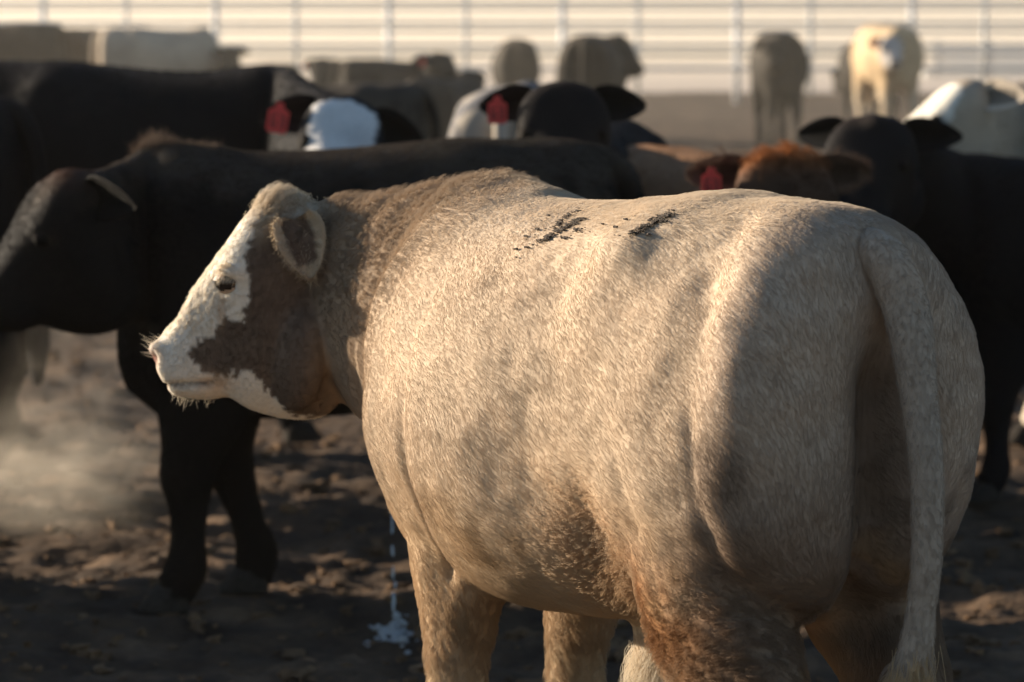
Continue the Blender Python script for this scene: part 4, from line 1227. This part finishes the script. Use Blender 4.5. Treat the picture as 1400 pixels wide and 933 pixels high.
# ------------------------------------------------------------------ dung flecks on the back of the cream steer
def proj(W):
    d = W - np.array((0, 0, CAM_H))
    dep = d[:, 1] * CP - d[:, 2] * SP
    up = d[:, 1] * SP + d[:, 2] * CP
    return 700 + F_PX * d[:, 0] / dep, 466.5 - F_PX * up / dep
R3 = np.stack([fwd, lft, np.array((0, 0, 1.0))], 1)
Wv = cream['V'] @ R3.T + main_loc
Wn = cream['N'] @ R3.T
qx, qy = proj(Wv)
facing = (Wn * nrm(np.array((0, 0, CAM_H)) - Wv)).sum(1) > 0.1
ok = facing & (cream['part'] == 0)
parts = []
for (x0, y0, x1, y1, wdt, n) in ((736, 334, 797, 300, 2.2, 105), (748, 318, 792, 288, 1.8, 40), (862, 322, 920, 294, 2.8, 130), (700, 338, 760, 300, 14, 16), (800, 330, 900, 300, 16, 14), (770, 330, 800, 312, 3, 20)):
    for k in range(n):
        t = rng.random()
        tx, ty = x0 + (x1 - x0) * t + rng.normal(0, wdt), y0 + (y1 - y0) * t + rng.normal(0, wdt * 0.6)
        d2 = (qx - tx) ** 2 + (qy - ty) ** 2 + 1e6 * (~ok)
        j = int(np.argmin(d2))
        if d2[j] > 150: continue
        r = 0.0013 + 0.0024 * rng.random() ** 2
        bv2, bf2 = ball((0, 0, 0), (r * 2.4, r * 0.9, r * 0.7), 6, 4)
        bv2 = bv2 * (1 + 0.3 * rng.normal(size=(len(bv2), 1)))
        off = (np.array((tx - qx[j], 0, -(ty - qy[j]))) * 5.9 / F_PX) @ R3
        off -= cream['N'][j] * (off @ cream['N'][j])
        parts.append((bv2 + cream['V'][j] + off + cream['N'][j] * 0.0042, bf2))
M_DUNG = simple("dried_dung", (0.05, 0.035, 0.024), 0.9, 0.5, 200, 0.3)
fm = mesh_of("dung_flecks", *merge(parts)); fm.materials.append(M_DUNG)
tag(link("dung_flecks", fm, cream['root']), "dark dried dung flecks stuck along the spine", kind='stuff')

# ------------------------------------------------------------------ dust and haze
def volume_material(name, col, dens, aniso, noise=False):
    m = bpy.data.materials.new(name); m.use_nodes = True
    nt = m.node_tree
    for n in list(nt.nodes):
        if n.type != 'OUTPUT_MATERIAL': nt.nodes.remove(n)
    v = nt.nodes.new("ShaderNodeVolumePrincipled")
    v.inputs["Color"].default_value = col + (1,); v.inputs["Density"].default_value = dens; v.inputs["Anisotropy"].default_value = aniso
    nt.links.new(v.outputs[0], nt.nodes["Material Output"].inputs["Volume"])
    return m
hz = mesh_of("haze", *box(-140, 140, -14, 560, -1.3, 7.0)); hz.materials.append(volume_material("dusty_air", (0.95, 0.86, 0.72), 0.0003, 0.35))
tag(link("haze", hz), "thin dusty air over the whole feedlot", kind='stuff')
M_DUST = volume_material("kicked_up_dust", (0.95, 0.86, 0.74), 0.8, 0.35)
nt = M_DUST.node_tree
def nd(t, **k):
    n = nt.nodes.new(t)
    for a_, v_ in k.items(): setattr(n, a_, v_)
    return n
tc = nd("ShaderNodeTexCoord"); ln = nd("ShaderNodeVectorMath", operation='LENGTH'); nt.links.new(tc.outputs["Object"], ln.inputs[0])
fo = nd("ShaderNodeMapRange"); fo.inputs[1].default_value = 1.0; fo.inputs[2].default_value = 0.0; fo.inputs[3].default_value = 0.0; fo.inputs[4].default_value = 1.0
nt.links.new(ln.outputs["Value"], fo.inputs[0])
nz = nd("ShaderNodeTexNoise"); nz.inputs["Scale"].default_value = 2.6; nz.inputs["Detail"].default_value = 4; nt.links.new(tc.outputs["Object"], nz.inputs["Vector"])
nr = nd("ShaderNodeMapRange"); nr.inputs[1].default_value = 0.38; nr.inputs[2].default_value = 0.68; nt.links.new(nz.outputs["Fac"], nr.inputs[0])
m1 = nd("ShaderNodeMath", operation='MULTIPLY'); nt.links.new(fo.outputs[0], m1.inputs[0]); nt.links.new(nr.outputs[0], m1.inputs[1])
m2 = nd("ShaderNodeMath", operation='MULTIPLY'); nt.links.new(m1.outputs[0], m2.inputs[0]); m2.inputs[1].default_value = 1.25
nt.links.new(m2.outputs[0], [n for n in nt.nodes if n.type == 'PRINCIPLED_VOLUME'][0].inputs["Density"])
M_VEIL = volume_material("far_dust", (0.96, 0.88, 0.76), 0.026, 0.3)
M_VEIL2 = volume_material("herd_dust", (0.96, 0.88, 0.76), 0.0026, 0.3)
for Y, rx, ry, rz, lab in ((139.0, 70.0, 76.0, 4.5, "thin dust hanging over the pale gravel beyond the fences"), (38.5, 12.0, 17.0, 2.6, "thin dust stirred up round the far herd")):
    dm = mesh_of("dust", *ball((0, 0, 0), (rx, ry, rz), 32, 20)); dm.materials.append(M_VEIL if Y > 100 else M_VEIL2)
    o = link("dust", dm); o.location = (0, Y, 0.4)
    tag(o, lab, kind='stuff')
for px, Y, z, rx, ry, rz, dn in ((90, 11.2, 0.22, 0.50, 0.45, 0.30, 0), (-10, 11.4, 0.16, 0.6, 0.45, 0.28, 0), (140, 11.4, 0.42, 0.40, 0.36, 0.46, 0)):
    w = at(px, 500, Y)
    dv, df = ball((0, 0, 0), 1.0, 24, 16)
    dm = mesh_of("dust", dv, df); dm.materials.append(M_DUST)
    o = link("dust", dm); o.location = (w[0], Y, z); o.scale = (rx, ry, rz)
    tag(o, "puff of sunlit dust kicked up round the hooves at left", kind='stuff')
